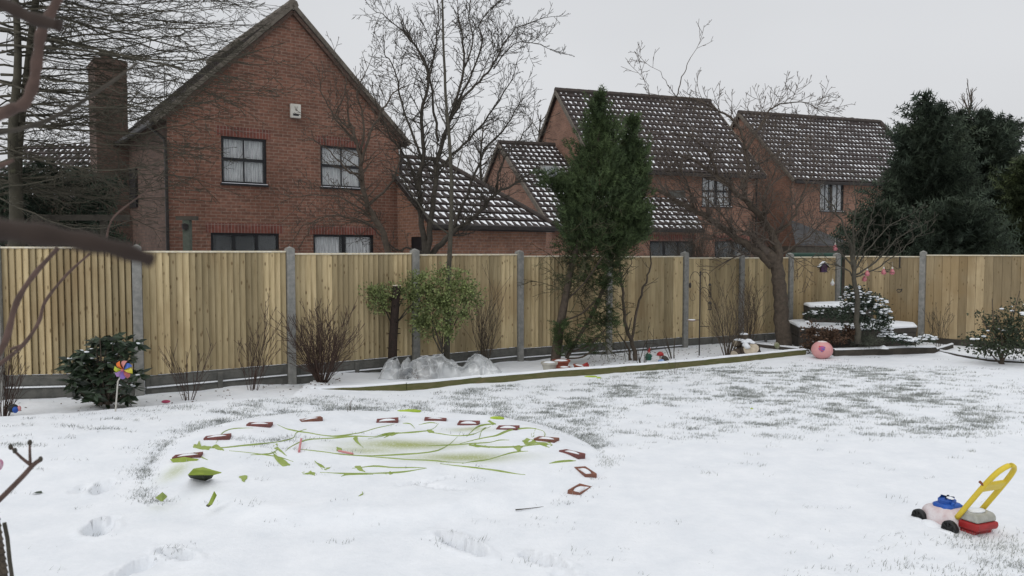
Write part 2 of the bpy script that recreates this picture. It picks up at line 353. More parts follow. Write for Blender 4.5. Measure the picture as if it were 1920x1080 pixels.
def height(x, y):
    ey = edge_y(x)
    z = 0.15 * sm((-x - 1.0) / 2.6) * sm((y - 5.2) / 2.0)
    z += 0.007 * sm((y - 6) / 2) * noise.noise(Vector((x * 6.5, y * 7.5, 31))) + 0.010 * noise.noise(Vector((x * 0.8, y * 0.8, 0))) + 0.004 * noise.noise(Vector((x * 4, y * 4, 3)))
    if y > ey - 0.06:
        t = sm((y - ey + 0.06) / 0.18)
        z += t * (-0.09 if x < -2.6 else 0.015) + t * 0.03 * noise.noise(Vector((x * 1.5, y * 1.5, 9)))
    d = math.hypot(x - PC.x, y - PC.y)
    if d < PR + 0.4:
        z += 0.05 * (1 - sm((d - PR + 0.30) / 0.30)) + 0.014 * noise.noise(Vector((x * 2.5, y * 2.5, 5))) * (1 - sm(d - PR + 0.3)) 
        z -= (0.035 if y > 6.4 else 0.035 * max(0.12, 1 - (6.4 - y) / .7)) * math.exp(-((d - PR - 0.06) / (0.035 if y > 6.4 else 0.06)) ** 2) * (0.5 + 0.8 * abs(noise.noise(Vector((x * 2, y * 2, 1)))))
    for fx, fy, h, ln, wd, dp in FOOT:
        dx, dy = x - fx, y - fy
        if abs(dx) < 0.7 and abs(dy) < 0.7:
            u = dx * math.cos(h) + dy * math.sin(h); v = -dx * math.sin(h) + dy * math.cos(h)
            q = ((2 * u / ln) ** 2 + (2 * v / wd) ** 2)
            q += 0.6 * noise.noise(Vector((x * 13, y * 13, 4)))
            if q < 3: z -= 1.7 * dp * (1 - sm((q - 0.5) / 0.38)) - dp * 0.22 * math.exp(-((q - 1.6) / 0.5) ** 2)
    return z
# ================================================================ THE GROUND
mb = MB()
nx, ny = 540, 430
Y0, Y1 = 2.0, 17.5
ys = [Y0 + (Y1 - Y0) * (j / ny) ** 1.65 for j in range(ny + 1)]
thin = []; turf_foot_shade = []
thinspots = [(G(765, 832, .06), 0.52, 0.17, -0.05, 1.0), (G(868, 855, .06), 0.46, 0.16, 0.05, .95), (G(690, 842, .06), .32, .12, 0, .7), (G(880, 804, .06), .2, .1, 0, .7), (G(330, 885, .06), .10, .16, 0, .6)]
def turf_foot_shade_mask(x, y):
    m = 0.0
    n = noise.noise(Vector((x * 1.1, y * 1.1, 7))); n2 = noise.noise(Vector((x * 3.3, y * 4.1, 2)))
    if y < edge_y(x) - 0.2:
        m = sm((y - 6.9 - 0.03 * x) / .7) * sm((x + 1.6) / 1.5) * (1 - sm((x - 5.2) / 2.6)) * 0.9 * (1 - sm((y - 11.6) / 1.2))
        n3 = noise.noise(Vector((x * 6.2 + y * 1.5, y * 6.5, 11))); m *= max(0, min(1, .44 + 1.7 * n3 + 0.25 * n))
        m = max(m, 0.5 * sm((y - 7.6) / 0.5) * (1 - sm((y - 8.9) / .6)) * (1 - sm((x + 0.2) / .5)))
        m = max(m, 0.7 * (1 - sm((y - 4.6) / .5)) * sm((x - 1.2) / 1.6))
        d = math.hypot(x - PC.x, y - PC.y)
        if y > 5.4: m = max(m, 1.0 * math.exp(-((d - PR - 0.09) / 0.09) ** 2) * (1.0 if y > 7 or x < -2 else 0.45))
        if d < PR: m = 0
        m = max(m, .55 * sm((y - 6.3) / .5) * (1 - sm((y - 7.9) / .5)) * (1 - sm((x + 2.0) / .8)) * max(0, min(1, -.1 + 2.4 * noise.noise(Vector((x * 1.2, y * 5.5, 21))))))
    for fx, fy, h, ln, wd, dp in FOOT:
        q = math.hypot(x - fx, y - fy)
        if q < .22 and dp > .03: m = max(m, .75 * (1 - sm((q - .07) / .08)))  # footprints: grass bits plus grey that paints the shade in the hollow
    return m * max(0, min(1, 0.6 + .8 * n + 1.0 * n2))
for j, y in enumerate(ys):
    xw = max(3.6, y * 0.86 + 0.6)
    for i in range(nx + 1):
        x = -xw + 2 * xw * i / nx
        mb.v.append((x, y, height(x, y)))
        t = 0
        for c, a, b_, rot, s_ in thinspots:
            q = ((x - c.x) / a) ** 2 + ((y - c.y) / b_) ** 2
            t = max(t, s_ * math.exp(-q * 1.1))
        thin.append(t); turf_foot_shade.append(turf_foot_shade_mask(x, y))
for j in range(ny):
    for i in range(nx):
        a = j * (nx + 1) + i; mb.f.append((a, a + 1, a + nx + 2, a + nx + 1)); mb.mi.append(0)
lawn = mb.build('snowy_lawn', LAWN, smooth=True); tag(lawn, kind='structure')
for nm, arr in (('thin', thin), ('turf_foot_shade', turf_foot_shade)):
    at = lawn.data.attributes.new(nm, 'FLOAT', 'POINT'); at.data.foreach_set('value', arr)
mb = MB(); mb.add([(-400, -60, -0.16), (400, -60, -0.16), (400, 700, -0.16), (-400, 700, -0.16)], [(0, 1, 2, 3)])
tag(mb.build('ground', SNOW), kind='structure')

# grass tips poking through the snow (nobody could count them)
GRASS = M_('winter_grass', (0.235, 0.25, 0.235), (0.33, 0.345, 0.33), 3, 0.9, island=0.4)
g = MB(); r2 = random.Random(3); cnt = 0; tries = 0
def blade(bx, by, z, h, a, l, w2):
    px_, py_ = math.cos(a + 1.57) * w2, math.sin(a + 1.57) * w2
    g.add([(bx - px_, by - py_, z - .004), (bx + px_, by + py_, z - .004), (bx + math.cos(a) * l, by + math.sin(a) * l, z + h)], [(0, 1, 2)])
while cnt < 7500 and tries < 400000:
    tries += 1
    y = 4.0 + 9.5 * r2.random() ** 0.8; x = (r2.random() * 2 - 1) * y * 0.68
    m = turf_foot_shade_mask(x, y) * 1.2
    if r2.random() > m * m * 1.2 + 0.003: continue
    if y > edge_y(x) - 0.15: continue
    cnt += 1; z = height(x, y); k = r2.choice((4, 7, 10, 16)) if y > 6 else r2.choice((3, 5, 9)); sx_, sy_ = r2.uniform(.025, .08), r2.uniform(.012, .03); lean = r2.gauss(0, .8)
    for _ in range(k):
        bx, by = x + r2.gauss(0, sx_), y + r2.gauss(0, sy_); h = r2.uniform(0.010, 0.030)
        blade(bx, by, z, h, lean + r2.uniform(-1.2, 1.2), r2.uniform(0.3, 1.7) * h, 0.0010 + 0.00022 * y)
tag(g.build('grass', GRASS), 'grass tips poking through thin snow on the lawn', 'grass', kind='stuff')

# ================================================================ FENCE
posts = [(-6, 9.0), (257, 9.25), (543, 10.3), (777, 11.35), (973, 12.5), (1140, 13.4), (1283, 14.3), (1388, 14.95), (1480, 15.55), (1568, 16.15)]
ptop = [1.86, 1.86, 1.84, 1.815, 1.795, 1.78, 1.77, 1.75, 1.74, 1.74]
tops = [1.845, 1.80, 1.775, 1.755, 1.73, 1.72, 1.69, 1.69, 1.70]
tops = [1.845, 1.795, 1.765, 1.745, 1.715, 1.70, 1.67, 1.665, 1.675]
pp = [Vector(((px - 960) / FPX * Y, Y)) for px, Y in posts]
fence = thing('garden_fence', 'long pale closeboard timber fence with concrete posts running across the whole back of the garden', 'fence', (pp[1].x, pp[1].y, 0))
GAP_SHADE = M_('gap_shade', (0.05, 0.035, 0.02), (0.03, 0.022, 0.014), 8, .9)  # near-black, paints the shade seen in the gaps between boards
def add_panel(root, A, B, top, mat, n, gravel=True, hb=1.5, bw=None, flat=False, tone=None):
    d = (B - A); Ld = d.length; d = d / Ld; nrm = Vector((d.y, -d.x))      # nrm points to the camera side
    if nrm.y > 0: nrm = -nrm
    m = MB(); x = 0.055; end = Ld - 0.055; step = (end - x) / n; gap = .004 if flat else .007
    def W(u, v, z): return Vector((A.x + d.x * u + nrm.x * v, A.y + d.y * u + nrm.y * v, z))
    for i in range(n):
        u0 = x + i * step; u1 = u0 + step - gap
        if flat: v0, v1 = 0.012 + (i % 2) * 0.004, 0.008 + (i % 2) * 0.004
        else: v0, v1 = 0.004, 0.030
        jz = rnd.uniform(-.004, .004)
        m.hexa([W(u0, v0, top - hb + jz), W(u1, v1, top - hb + jz), W(u1, -0.004, top - hb + jz), W(u0, -0.006, top - hb + jz),
                W(u0, v0, top - 0.02), W(u1, v1, top - 0.02), W(u1, -0.004, top - 0.02), W(u0, -0.006, top - 0.02)])
    m.build('fence_panel', mat, root)
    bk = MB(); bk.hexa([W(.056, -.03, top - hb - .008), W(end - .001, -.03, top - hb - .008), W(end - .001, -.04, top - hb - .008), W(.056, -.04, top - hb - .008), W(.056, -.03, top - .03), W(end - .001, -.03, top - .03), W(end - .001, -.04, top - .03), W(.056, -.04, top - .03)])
    bk.build('gap_shade_sheet', GAP_SHADE, root)  # added dark sheet that darkens the board gaps, not a fence part
    c = MB(); c.hexa([W(.055, .032, top - .018), W(end, .032, top - .018), W(end, -.02, top - .018), W(.055, -.02, top - .018),
                      W(.055, .03, top), W(end, .03, top), W(end, -.02, top + .003), W(.055, -.02, top + .003)])
    c.build('capping_rail', CAPW, root)
    if gravel:
        for k in range(3):
            zt = top - hb - 0.01 - k * 0.145
            gm = MB(); v = 0.02
            gm.hexa([W(.06, v, zt - .14), W(end, v, zt - .14), W(end, -.02, zt - .14), W(.06, -.02, zt - .14), W(.06, v, zt), W(end, v, zt), W(end, -.02, zt), W(.06, -.02, zt)])
            gm.hexa([W(.12, v + .008, zt - .11), W(end - .06, v + .008, zt - .11), W(end - .06, v, zt - .12), W(.12, v, zt - .12),
                     W(.12, v + .008, zt - .03), W(end - .06, v + .008, zt - .03), W(end - .06, v, zt - .02), W(.12, v, zt - .02)])
            go_ = gm.build('gravel_board', CONC_D, root, bevel=.004)
            if k == 1:
                sg = MB(); sg.hexa([W(.07, v + .022, zt + .0005), W(end - .01, v + .022, zt + .0005), W(end - .01, v, zt + .0005), W(.07, v, zt + .0005), W(.07, v + .018, zt + .012), W(end - .01, v + .018, zt + .010), W(end - .01, v, zt + .014), W(.07, v, zt + .016)]); sg.build('snow_ledge', SNOW, go_)
        if rnd.random() < 2:
            um = Ld * 0.5; cl = MB(); cl.hexa([W(um - .03, .05, top - hb - .4), W(um + .03, .05, top - hb - .4), W(um + .03, .0285, top - hb - .4), W(um - .03, .0285, top - hb - .4),
                                              W(um - .03, .05, top - hb - .05), W(um + .03, .05, top - hb - .05), W(um + .03, .0285, top - hb - .03), W(um - .03, .0285, top - hb - .03)])
            cl.build('cleat', CONC_D, root)
def add_post(root, p, top, dirn, w2=.052):
    m = MB(); M = Matrix.Translation((p.x, p.y, 0)) @ Matrix.Rotation(math.atan2(dirn.y, dirn.x), 4, 'Z')
    m.box(-w2, w2, -w2 - .02, w2, -0.3, top - .03, 0, M)
    m.add([M @ Vector(q) for q in ((-w2, -w2 - .02, top - .028), (w2, -w2 - .02, top - .028), (w2, w2, top - .028), (-w2, w2, top - .028), (0, -.01, top + .006))], [(0, 1, 4), (1, 2, 4), (2, 3, 4), (3, 0, 4), (3, 2, 1, 0)])
    o = m.build('fence_post', CONC, root, bevel=.006)
for i in range(len(pp) - 1):
    add_panel(fence, pp[i], pp[i + 1], tops[i], FENCE, max(8, int(round((pp[i + 1] - pp[i]).length / 0.082))))
left_dir = (pp[0] - pp[1]).normalized()
add_panel(fence, pp[0] + left_dir * 1.9, pp[0], 1.87, FENCE, 22)
for i, p in enumerate(pp):
    dr = (pp[min(i + 1, len(pp) - 1)] - pp[max(i - 1, 0)]); add_post(fence, p, ptop[i] + .015, dr)

fence2 = thing('garden_fence', 'right-hand garden fence of wide stained boards meeting the long fence in the corner', 'fence', (pp[-1].x, pp[-1].y, 0))
r0 = pp[-1] + Vector((.09, -.09)); r1 = Vector(((1731 - 960) / FPX * 15.0, 15.0)); r2_ = r1 + (Vector((9.45, 13.75)) - r1).normalized() * 1.93; r3 = r2_ + (r2_ - r1)
add_panel(fence2, r0, r1, 1.69, FENCE_R, 13, False, 1.75, flat=True)
add_panel(fence2, r1, r2_, 1.72, FENCE_R, 13, False, 1.6, flat=True)
add_panel(fence2, r2_, r3, 1.74, FENCE_R, 13, False, 1.6, flat=True)
for p, t in ((r1, 1.80), (r2_, 1.82)): add_post(fence2, p, t, r1 - r0)
b = MB(); dd = (r3 - r1).normalized(); nn_ = Vector((dd.y, -dd.x)); nn_ = -nn_ if nn_.y > 0 else nn_
A, B = r1, r3
b.hexa([Vector((*(A + nn_ * .03), -.1)), Vector((*(B + nn_ * .03), -.1)), Vector((*(B - nn_ * .02), -.1)), Vector((*(A - nn_ * .02), -.1)),
        Vector((*(A + nn_ * .03), .12)), Vector((*(B + nn_ * .03), .12)), Vector((*(B - nn_ * .02), .12)), Vector((*(A - nn_ * .02), .12))])
b.build('gravel_board', DKTIMB, fence2)

# ================================================================ HOUSES
def frame_of(o, th): return Vector((o[0], o[1])), Vector((math.cos(th), math.sin(th)))
def on_plane(o, th, px, py, t=0.0):
    O, d = frame_of(o, th); O = O + Vector((-d.y, d.x)) * t
    r = ray(px, py)      # O + d s = r k
    det = d.x * (-r.y) + r.x * d.y
    s = (-O.x * (-r.y) + (-r.x) * O.y) / det
    k = (O.y + d.y * s) / r.y
    return s, CZ + r.z * k
def wrect(o, th, x0, y0, x1, y1, t=0.0):
    cx, cy = (x0 + x1) / 2, (y0 + y1) / 2
    return (on_plane(o, th, x0, cy, t)[0], on_plane(o, th, x1, cy, t)[0], on_plane(o, th, cx, y1, t)[1], on_plane(o, th, cx, y0, t)[1])
def wall(m, x0, x1, z0, z1, holes=(), y=0.0, rev=0.1, gable=None):
    xs = sorted({x0, x1, *[h[0] for h in holes], *[h[1] for h in holes]}); zs = sorted({z0, z1, *[h[2] for h in holes], *[h[3] for h in holes]})
    for a, b_ in zip(xs, xs[1:]):
        for c, d in zip(zs, zs[1:]):
            mx_, mz = (a + b_) / 2, (c + d) / 2
            if any(h[0] < mx_ < h[1] and h[2] < mz < h[3] for h in holes): continue
            m.add([(a, y, c), (b_, y, c), (b_, y, d), (a, y, d)], [(0, 1, 2, 3)])
    if gable: m.add([(x0, y, z1), (x1, y, z1), (gable[0], y, gable[1])], [(0, 1, 2)])
    for h in holes:
        a, b_, c, d = h; e = y + rev
        m.add([(a, y, c), (a, e, c), (a, e, d), (a, y, d)], [(0, 1, 2, 3)]); m.add([(b_, y, c), (b_, e, c), (b_, e, d), (b_, y, d)], [(3, 2, 1, 0)])
        m.add([(a, y, c), (b_, y, c), (b_, e, c), (a, e, c)], [(0, 1, 2, 3)]); m.add([(a, y, d), (b_, y, d), (b_, e, d), (a, e, d)], [(3, 2, 1, 0)])
def sidewall(m, x, y0, y1, z0, z1, gable=None, flip=False):
    f = [(0, 1, 2, 3)] if flip else [(3, 2, 1, 0)]
    m.add([(x, y0, z0), (x, y1, z0), (x, y1, z1), (x, y0, z1)], f)
    if gable: m.add([(x, y0, z1), (x, y1, z1), (x, gable[0], gable[1])], [(2, 1, 0)] if not flip else [(0, 1, 2)])
def window(root, h, y=0.0, cols=1, trans=0.5, curtain=0.8, bars=0, sill=True, M=None, cols_bottom=None):
    x0, x1, z0, z1 = h; f = MB(); t = 0.055; ya, yb = y + .03, y + .085
    f.box(x0 + .002, x1 - .002, ya, yb, z0 + .002, z0 + t); f.box(x0 + .002, x1 - .002, ya, yb, z1 - t, z1 - .002)
    f.box(x0 + .002, x0 + t, ya, yb, z0 + t, z1 - t); f.box(x1 - t, x1 - .002, ya, yb, z0 + t, z1 - t)
    if trans: zt = z0 + (z1 - z0) * trans; f.box(x0 + t, x1 - t, ya + .004, yb - .004, zt - .035, zt + .035)
    for c in range(1, cols):
        xc = x0 + (x1 - x0) * c / cols; f.box(xc - .035, xc + .035, ya + .002, yb - .002, z0 + t, z1 - t)
    if bars:
        for c in range(cols):
            a, b_ = x0 + (x1 - x0) * c / cols, x0 + (x1 - x0) * (c + 1) / cols; xc = (a + b_) / 2; f.box(xc - .011, xc + .011, ya + .006, yb - .006, z0 + t, z1 - t)
    wo = f.build('window', FRAME, root, world=False)
    g_ = MB(); g_.add([(x0 + t, y + .06, z0 + t), (x1 - t, y + .06, z0 + t), (x1 - t, y + .06, z1 - t), (x0 + t, y + .06, z1 - t)], [(0, 1, 2, 3)])
    g_.build('pane', GLASS, wo, world=False)
    if curtain:
        c = MB(); n = 60; k = 0
        a, b_ = x0 + t, x1 - t; W_ = b_ - a
        split = a + W_ * 0.5
        for i in range(n):
            u0, u1 = a + W_ * i / n, a + W_ * (i + 1) / n
            if curtain < 1 and abs((u0 + u1) / 2 - split) < W_ * (1 - curtain) / 2: continue
            w0, w1 = .105 + .014 * math.sin(i * 1.7), .105 + .014 * math.sin((i + 1) * 1.7)
            c.add([(u0, y + w0, z0 + .03), (u1, y + w1, z0 + .03), (u1, y + w1, z1), (u0, y + w0, z1)], [(0, 1, 2, 3)])
        c.build('curtain', CURT, wo, smooth=False, world=False)
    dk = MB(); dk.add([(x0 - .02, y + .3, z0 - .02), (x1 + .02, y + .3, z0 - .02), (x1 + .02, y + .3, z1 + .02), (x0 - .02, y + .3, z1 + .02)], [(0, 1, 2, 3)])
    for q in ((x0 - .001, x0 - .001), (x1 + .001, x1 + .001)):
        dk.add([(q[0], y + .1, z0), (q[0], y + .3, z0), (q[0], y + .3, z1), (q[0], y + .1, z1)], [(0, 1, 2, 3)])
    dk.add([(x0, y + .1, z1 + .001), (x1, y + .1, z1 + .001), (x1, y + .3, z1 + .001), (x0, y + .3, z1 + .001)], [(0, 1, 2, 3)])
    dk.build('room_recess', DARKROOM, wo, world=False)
    if sill:
        s_ = MB(); s_.box(x0 - .03, x1 + .03, y - .05, y + .1, z0 - .045, z0 - .001); s_.build('sill', FRAME, wo, world=False, bevel=.005)
        s_ = MB(); s_.box(x0, x1, y - .047, y + .02, z0, z0 + .012); s_.build('sill_snow', SNOW, wo, world=False)
    return wo
def soldier(root, h, y=0.0):
    s_ = MB(); s_.box(h[0] - .1, h[1] + .1, y - .003, y + .03, h[3] + .002, h[3] + .222); s_.build('brick_lintel', SOLDIER, root, uv=True, world=False)
def courses(m, A0, B0, A1, B1, mod=(0.21, 0.34), step=0.028, thick=0.06):
    # eave A0-B0, ridge A1-B1; sawtooth tile courses with tile UVs, plus a slab below
    A0, B0, A1, B1 = map(Vector, (A0, B0, A1, B1))
    tu = (B0 - A0).normalized(); up = (A1 - A0); up = up - tu * up.dot(tu); Ls = up.length; up /= Ls
    nr = tu.cross(up); nr = -nr if nr.z < 0 else nr
    n = max(2, int(round(Ls / mod[1])))
    for i in range(n):
        a, b_ = i / n, (i + 1) / n
        p0, p1 = A0.lerp(A1, a) + nr * step, B0.lerp(B1, a) + nr * step
        p2, p3 = B0.lerp(B1, b_), A0.lerp(A1, b_)
        us = [(q - A0).dot(tu) / mod[0] for q in (p0, p1, p2, p3)]
        m.add([p0, p1, p2, p3], [(0, 1, 2, 3)], uvs=[[(us[0], i + .001), (us[1], i + .001), (us[2], i + .999), (us[3], i + .999)]])
        q0, q1 = A0.lerp(A1, a), B0.lerp(B1, a)
        m.add([q0, q1, p1, p0], [(0, 1, 2, 3)], uvs=[[(us[0], i), (us[1], i), (us[1], i), (us[0], i)]])
    dn = nr * -thick
    z = [(0, 0)] * 4
    V = [A0, B0, B1, A1, A0 + dn, B0 + dn, B1 + dn, A1 + dn]
    m.add(V, [(4, 7, 6, 5), (0, 4, 5, 1), (1, 5, 6, 2), (3, 2, 6, 7), (0, 3, 7, 4)], uvs=[z] * 5)
def ridge(root, p, q, r=.11, mat=None):
    m = MB(); p, q = Vector(p), Vector(q); n = max(2, int((q - p).length / .45))
    for i in range(n):
        a, b_ = p.lerp(q, i / n), p.lerp(q, (i + 1) / n + .0)
        m.tube([a, b_], [r * 1.08, r], 8)
    m.build('ridge_tiles', mat or M_R, root, world=False)
M_R = M_('ridge_tile', (0.07, 0.055, 0.048), (0.045, 0.038, 0.035), 9, 0.85, c3=(0.13, 0.13, 0.10))
def bar(m, p, q, w_, h_, off=0.0):   # box beam between p and q (vertical-ish height h_)
    p, q = Vector(p), Vector(q); t = (q - p).normalized(); s_ = t.cross(Vector((0, 0, 1))).normalized() * w_ / 2; u = s_.cross(t).normalized() * h_ / 2
    m.hexa([p - s_ - u, p + s_ - u, q + s_ - u, q - s_ - u, p - s_ + u, p + s_ + u, q + s_ + u, q - s_ + u])

# ---- main gabled house
O1, T1 = (-7.54, 17.04), math.atan2(1.44, 1.95)
h1 = thing('brick_house', 'large red brick house with a tall plain gable, tallest and nearest on the left', 'house', (*O1, 0), T1)
W, EV, RZ, LEN = 5.69, 4.86, 7.62, 7.0
wins = [wrect(O1, T1, 415, 258, 500, 345), wrect(O1, T1, 601, 275, 680, 352), wrect(O1, T1, 396, 437, 524, 545), wrect(O1, T1, 588, 440, 701, 545)]
m = MB(); wall(m, 0, W, -.15, EV, wins, gable=(W / 2, RZ - .08)); sidewall(m, W, 0, LEN, -.15, EV, flip=True)
m.add([(0, LEN, -.15), (W, LEN, -.15), (W, LEN, EV), (W / 2, LEN, RZ - .08), (0, LEN, EV)], [(4, 3, 2, 1, 0)])
m.build('wall', BRICK, h1, uv=True, world=False)
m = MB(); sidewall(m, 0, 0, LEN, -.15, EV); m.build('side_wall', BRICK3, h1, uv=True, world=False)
window(h1, wins[0], cols=1, trans=.52, curtain=1, bars=1); window(h1, wins[1], cols=1, trans=.52, curtain=1, bars=1)
window(h1, wins[2], cols=3, trans=0, curtain=0); window(h1, wins[3], cols=2, trans=0, curtain=.85)
for h in wins: soldier(h1, h)
slope = (RZ - EV) / (W / 2)
m = MB(); ov = .28
courses(m, (-ov, LEN + .1, EV - ov * slope), (-ov, -.1, EV - ov * slope), (W / 2, LEN + .1, RZ), (W / 2, -.1, RZ))
courses(m, (W + ov, -.1, EV - ov * slope), (W + ov, LEN + .1, EV - ov * slope), (W / 2, -.1, RZ), (W / 2, LEN + .1, RZ))
m.build('roof', ROOF, h1, world=False)
m = MB()
for sx_ in (-1, 1):
    xa = W / 2 + sx_ * (W / 2 + ov)
    bar(m, (xa, -.115, EV - ov * slope - .0), (W / 2, -.115, RZ + .0), .035, .10)
m.build('verge', VERGE, h1, world=False)
m = MB()
for sx_ in (-1, 1):
    xa = W / 2 + sx_ * (W / 2 + ov - .2); bar(m, (xa, -.05, EV - (ov - .2) * slope - .13), (W / 2, -.05, RZ - .15), .09, .08)
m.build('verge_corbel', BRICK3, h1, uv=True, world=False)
ridge(h1, (W / 2, -.12, RZ + .01), (W / 2, LEN, RZ + .01), .12, VERGE)
m = MB(); m.tube([(-ov - .04, -.1, EV - ov * slope - .03), (-ov - .04, LEN, EV - ov * slope - .03)], .06, 8)
m.build('gutter', TRIM, h1, world=False)
m = MB(); m.tube([(-ov - .04, .25, EV - ov * slope - .06), (-.04, .12, EV - .6), (-.04, -.03, EV - .75), (-.04, -.05, -.1)], .036, 8); m.build('downpipe', TRIM, h1, world=False)
m = MB(); m.tube([(W + .03, -.05, EV - .45), (W + .03, -.05, -.1)], .036, 8); m.build('downpipe', TRIM, h1, world=False)
m = MB(); bx = wrect(O1, T1, 543, 196, 562, 222)
m.box(bx[0], bx[1], -.09, -.001, bx[2], bx[3]); ab = m.build('alarm_box', WHITE, h1, world=False, bevel=.015)
m = MB(); m.box(bx[0] + .05, bx[1] - .06, -.096, -.091, bx[2] + .05, bx[2] + .1); m.build('label_strip', FRAME, ab, world=False)
m = MB(); cx_ = (bx[0] + bx[1]) / 2 + .0; 
for dx in (-.03, .03): m.tube([(cx_ + dx, -.094, bx[3] - .06), (cx_ + dx * .1, -.094, bx[3] - .16), ], .006, 4)
m.build('emblem', VERGE, ab, world=False)
m = MB(); m.box(-.06, -.001, 3.2, 4.0, 2.9, 3.9); m.build('side_window', FRAME, h1, world=False)
m = MB(); m.box(-.75, -.002, 4.25, 5.35, -.15, 6.75); m.box(-.78, .02, 4.22, 5.38, 6.60, 6.70)
m.box(-.75, -.002, 4.0, 4.25, -.15, 2.6)
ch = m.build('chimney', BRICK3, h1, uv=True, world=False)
m = MB(); m.lathe([(.13, 6.74), (.13, 6.95), (.10, 7.0), (.12, 7.03), (.0, 7.03)], 12, 0, Matrix.Translation((-.4, 4.8, 0))); m.build('chimney_pot', BRICK3, ch, uv=True, world=False)
m = MB(); m.tube([(.9, 4.2, 5.6), (.9, 4.2, 7.0)], .012, 4); m.tube([(.7, 4.2, 6.9), (1.1, 4.2, 6.9)], .008, 4); m.build('aerial', TRIM, h1, world=False)

# ---- single storey extension
O2 = (-1.98, 19.0); h2 = thing('brick_extension', 'low single-storey brick extension with snow-striped hipped tile roof, right of the big gable', 'extension', (*O2, 0), T1)
EZ = 2.50; K = 3.62
m = MB(); wall(m, 0.0, K, -.15, EZ); sidewall(m, 0, 0, .22, -.15, EZ)
m.add([(0, .22, 2.15), (0, 1.0, 2.15), (0, 1.0, EZ), (0, .22, EZ)], [(3, 2, 1, 0)]); m.add([(0, 1.0, -.15), (0, 1.74, -.15), (0, 1.74, EZ + 1.2), (0, 1.0, EZ + .7), (0, 1.0, EZ)], [(4, 3, 2, 1, 0)])
m.add([(0, .0, EZ), (0, 1.0, EZ), (0, 1.0, EZ + .66)], [(2, 1, 0)]); m.add([(0.05, .1, -.1), (0.05, 1.3, -.1), (0.05, 1.3, 2.3), (0.05, .1, 2.3)], [(3, 2, 1, 0)])
sidewall(m, K, 0, 4, -.15, EZ, flip=True); m.build('wall', BRICK2, h2, uv=True, world=False)
m = MB(); m.box(.02, .06 - .015, .222, .998, -.1, 2.148); m.build('door', FRAME, h2, world=False)
m = MB(); courses(m, (-.12, -.25, EZ - .1), (K + .25, -.25, EZ - .1), (-.12, 2.62, EZ + 1.86), (1.78, 2.62, EZ + 1.86))
courses(m, (K + .25, -.25, EZ - .1), (K + .25, 5.5, EZ - .1), (1.78, 2.62, EZ + 1.86), (1.80, 5.5, EZ + 1.86)); m.build('roof', ROOF_LOW, h2, world=False)
ridge(h2, (K + .22, -.22, EZ - .03), (1.78, 2.62, EZ + 1.90), .07); ridge(h2, (-.1, 2.66, EZ + 1.88), (1.78, 2.66, EZ + 1.88), .08)
m = MB(); bar(m, (-.14, -.27, EZ - .1), (-.14, 2.6, EZ + 1.84), .04, .1); m.build('verge', TRIM, h2, world=False)
m = MB(); m.box(-.15, K + .25, -.36, -.27, EZ - .17, EZ - .06); m.build('gutter', TRIM, h2, world=False, bevel=.02)
m = MB(); m.box(-.1, K + .1, -.25, -.005, EZ - .2, EZ - .16); m.build('soffit', TRIM, h2, world=False)

# ---- third house: two storeys with a long low roof in front
T3 = rad(19); O3 = (2.98, 27.7)
h3 = thing('brick_house', 'middle brick house with a long low roof in front, behind the cypress', 'house', (*O3, 0), T3)
W3, D3, E3, R3 = 6.85, 7.0, 4.95, 8.12
w3 = [wrect(O3, T3, 1316, 332, 1372, 387), wrect(O3, T3, 1340, 452, 1420, 500)]
w3[1] = (w3[1][0], min(w3[1][1], W3 - .25), 0.6, w3[1][3])
wx = on_plane(O3, T3, 1232, 400)[0]
m = MB(); wall(m, 0, W3, -.15, E3, w3); sidewall(m, 0, 0, D3, -.15, E3, gable=(D3 / 2, R3 - .1)); sidewall(m, W3, 0, D3, -.15, E3, gable=(D3 / 2, R3 - .1), flip=True)
m.build('wall', BRICK4, h3, uv=True, world=False)
window(h3, w3[0], cols=2, trans=.52, curtain=.9, bars=1); window(h3, w3[1], cols=2, trans=0, curtain=0); soldier(h3, w3[1])
sl = (R3 - E3) / (D3 / 2)
m = MB(); courses(m, (-.12, -.3, E3 - .3 * sl), (W3 + .12, -.3, E3 - .3 * sl), (-.12, D3 / 2, R3), (W3 + .12, D3 / 2, R3))
courses(m, (W3 + .12, D3 + .3, E3 - .3 * sl), (-.12, D3 + .3, E3 - .3 * sl), (W3 + .12, D3 / 2, R3), (-.12, D3 / 2, R3)); m.build('roof', ROOF_MID, h3, world=False)
ridge(h3, (-.14, D3 / 2, R3 + .02), (W3 + .14, D3 / 2, R3 + .02), .12)
for xx in (-.14, W3 + .14):
    m = MB()
    for yy in (-.3, D3 + .3): bar(m, (xx, yy, E3 - .3 * sl - .04), (xx, D3 / 2, R3 - .04), .04, .14)
    m.build('verge', VERGE, h3, world=False)
m = MB(); m.box(-.1, W3 + .1, -.42, -.31, E3 - .42, E3 - .30); m.build('gutter', TRIM, h3, world=False, bevel=.02)
m = MB(); m.tube([(W3 - .1, -.08, E3 - .4), (W3 - .1, -.06, -.1)], .04, 6); m.build('downpipe', TRIM, h3, world=False)
q0 = wrect(O3, T3, 1252, 357, 1284, 371); m = MB(); m.box(q0[0], q0[1], -.05, -.004, q0[2], q0[3]); m.build('vent_plaque', CONC_D, h3, world=False)
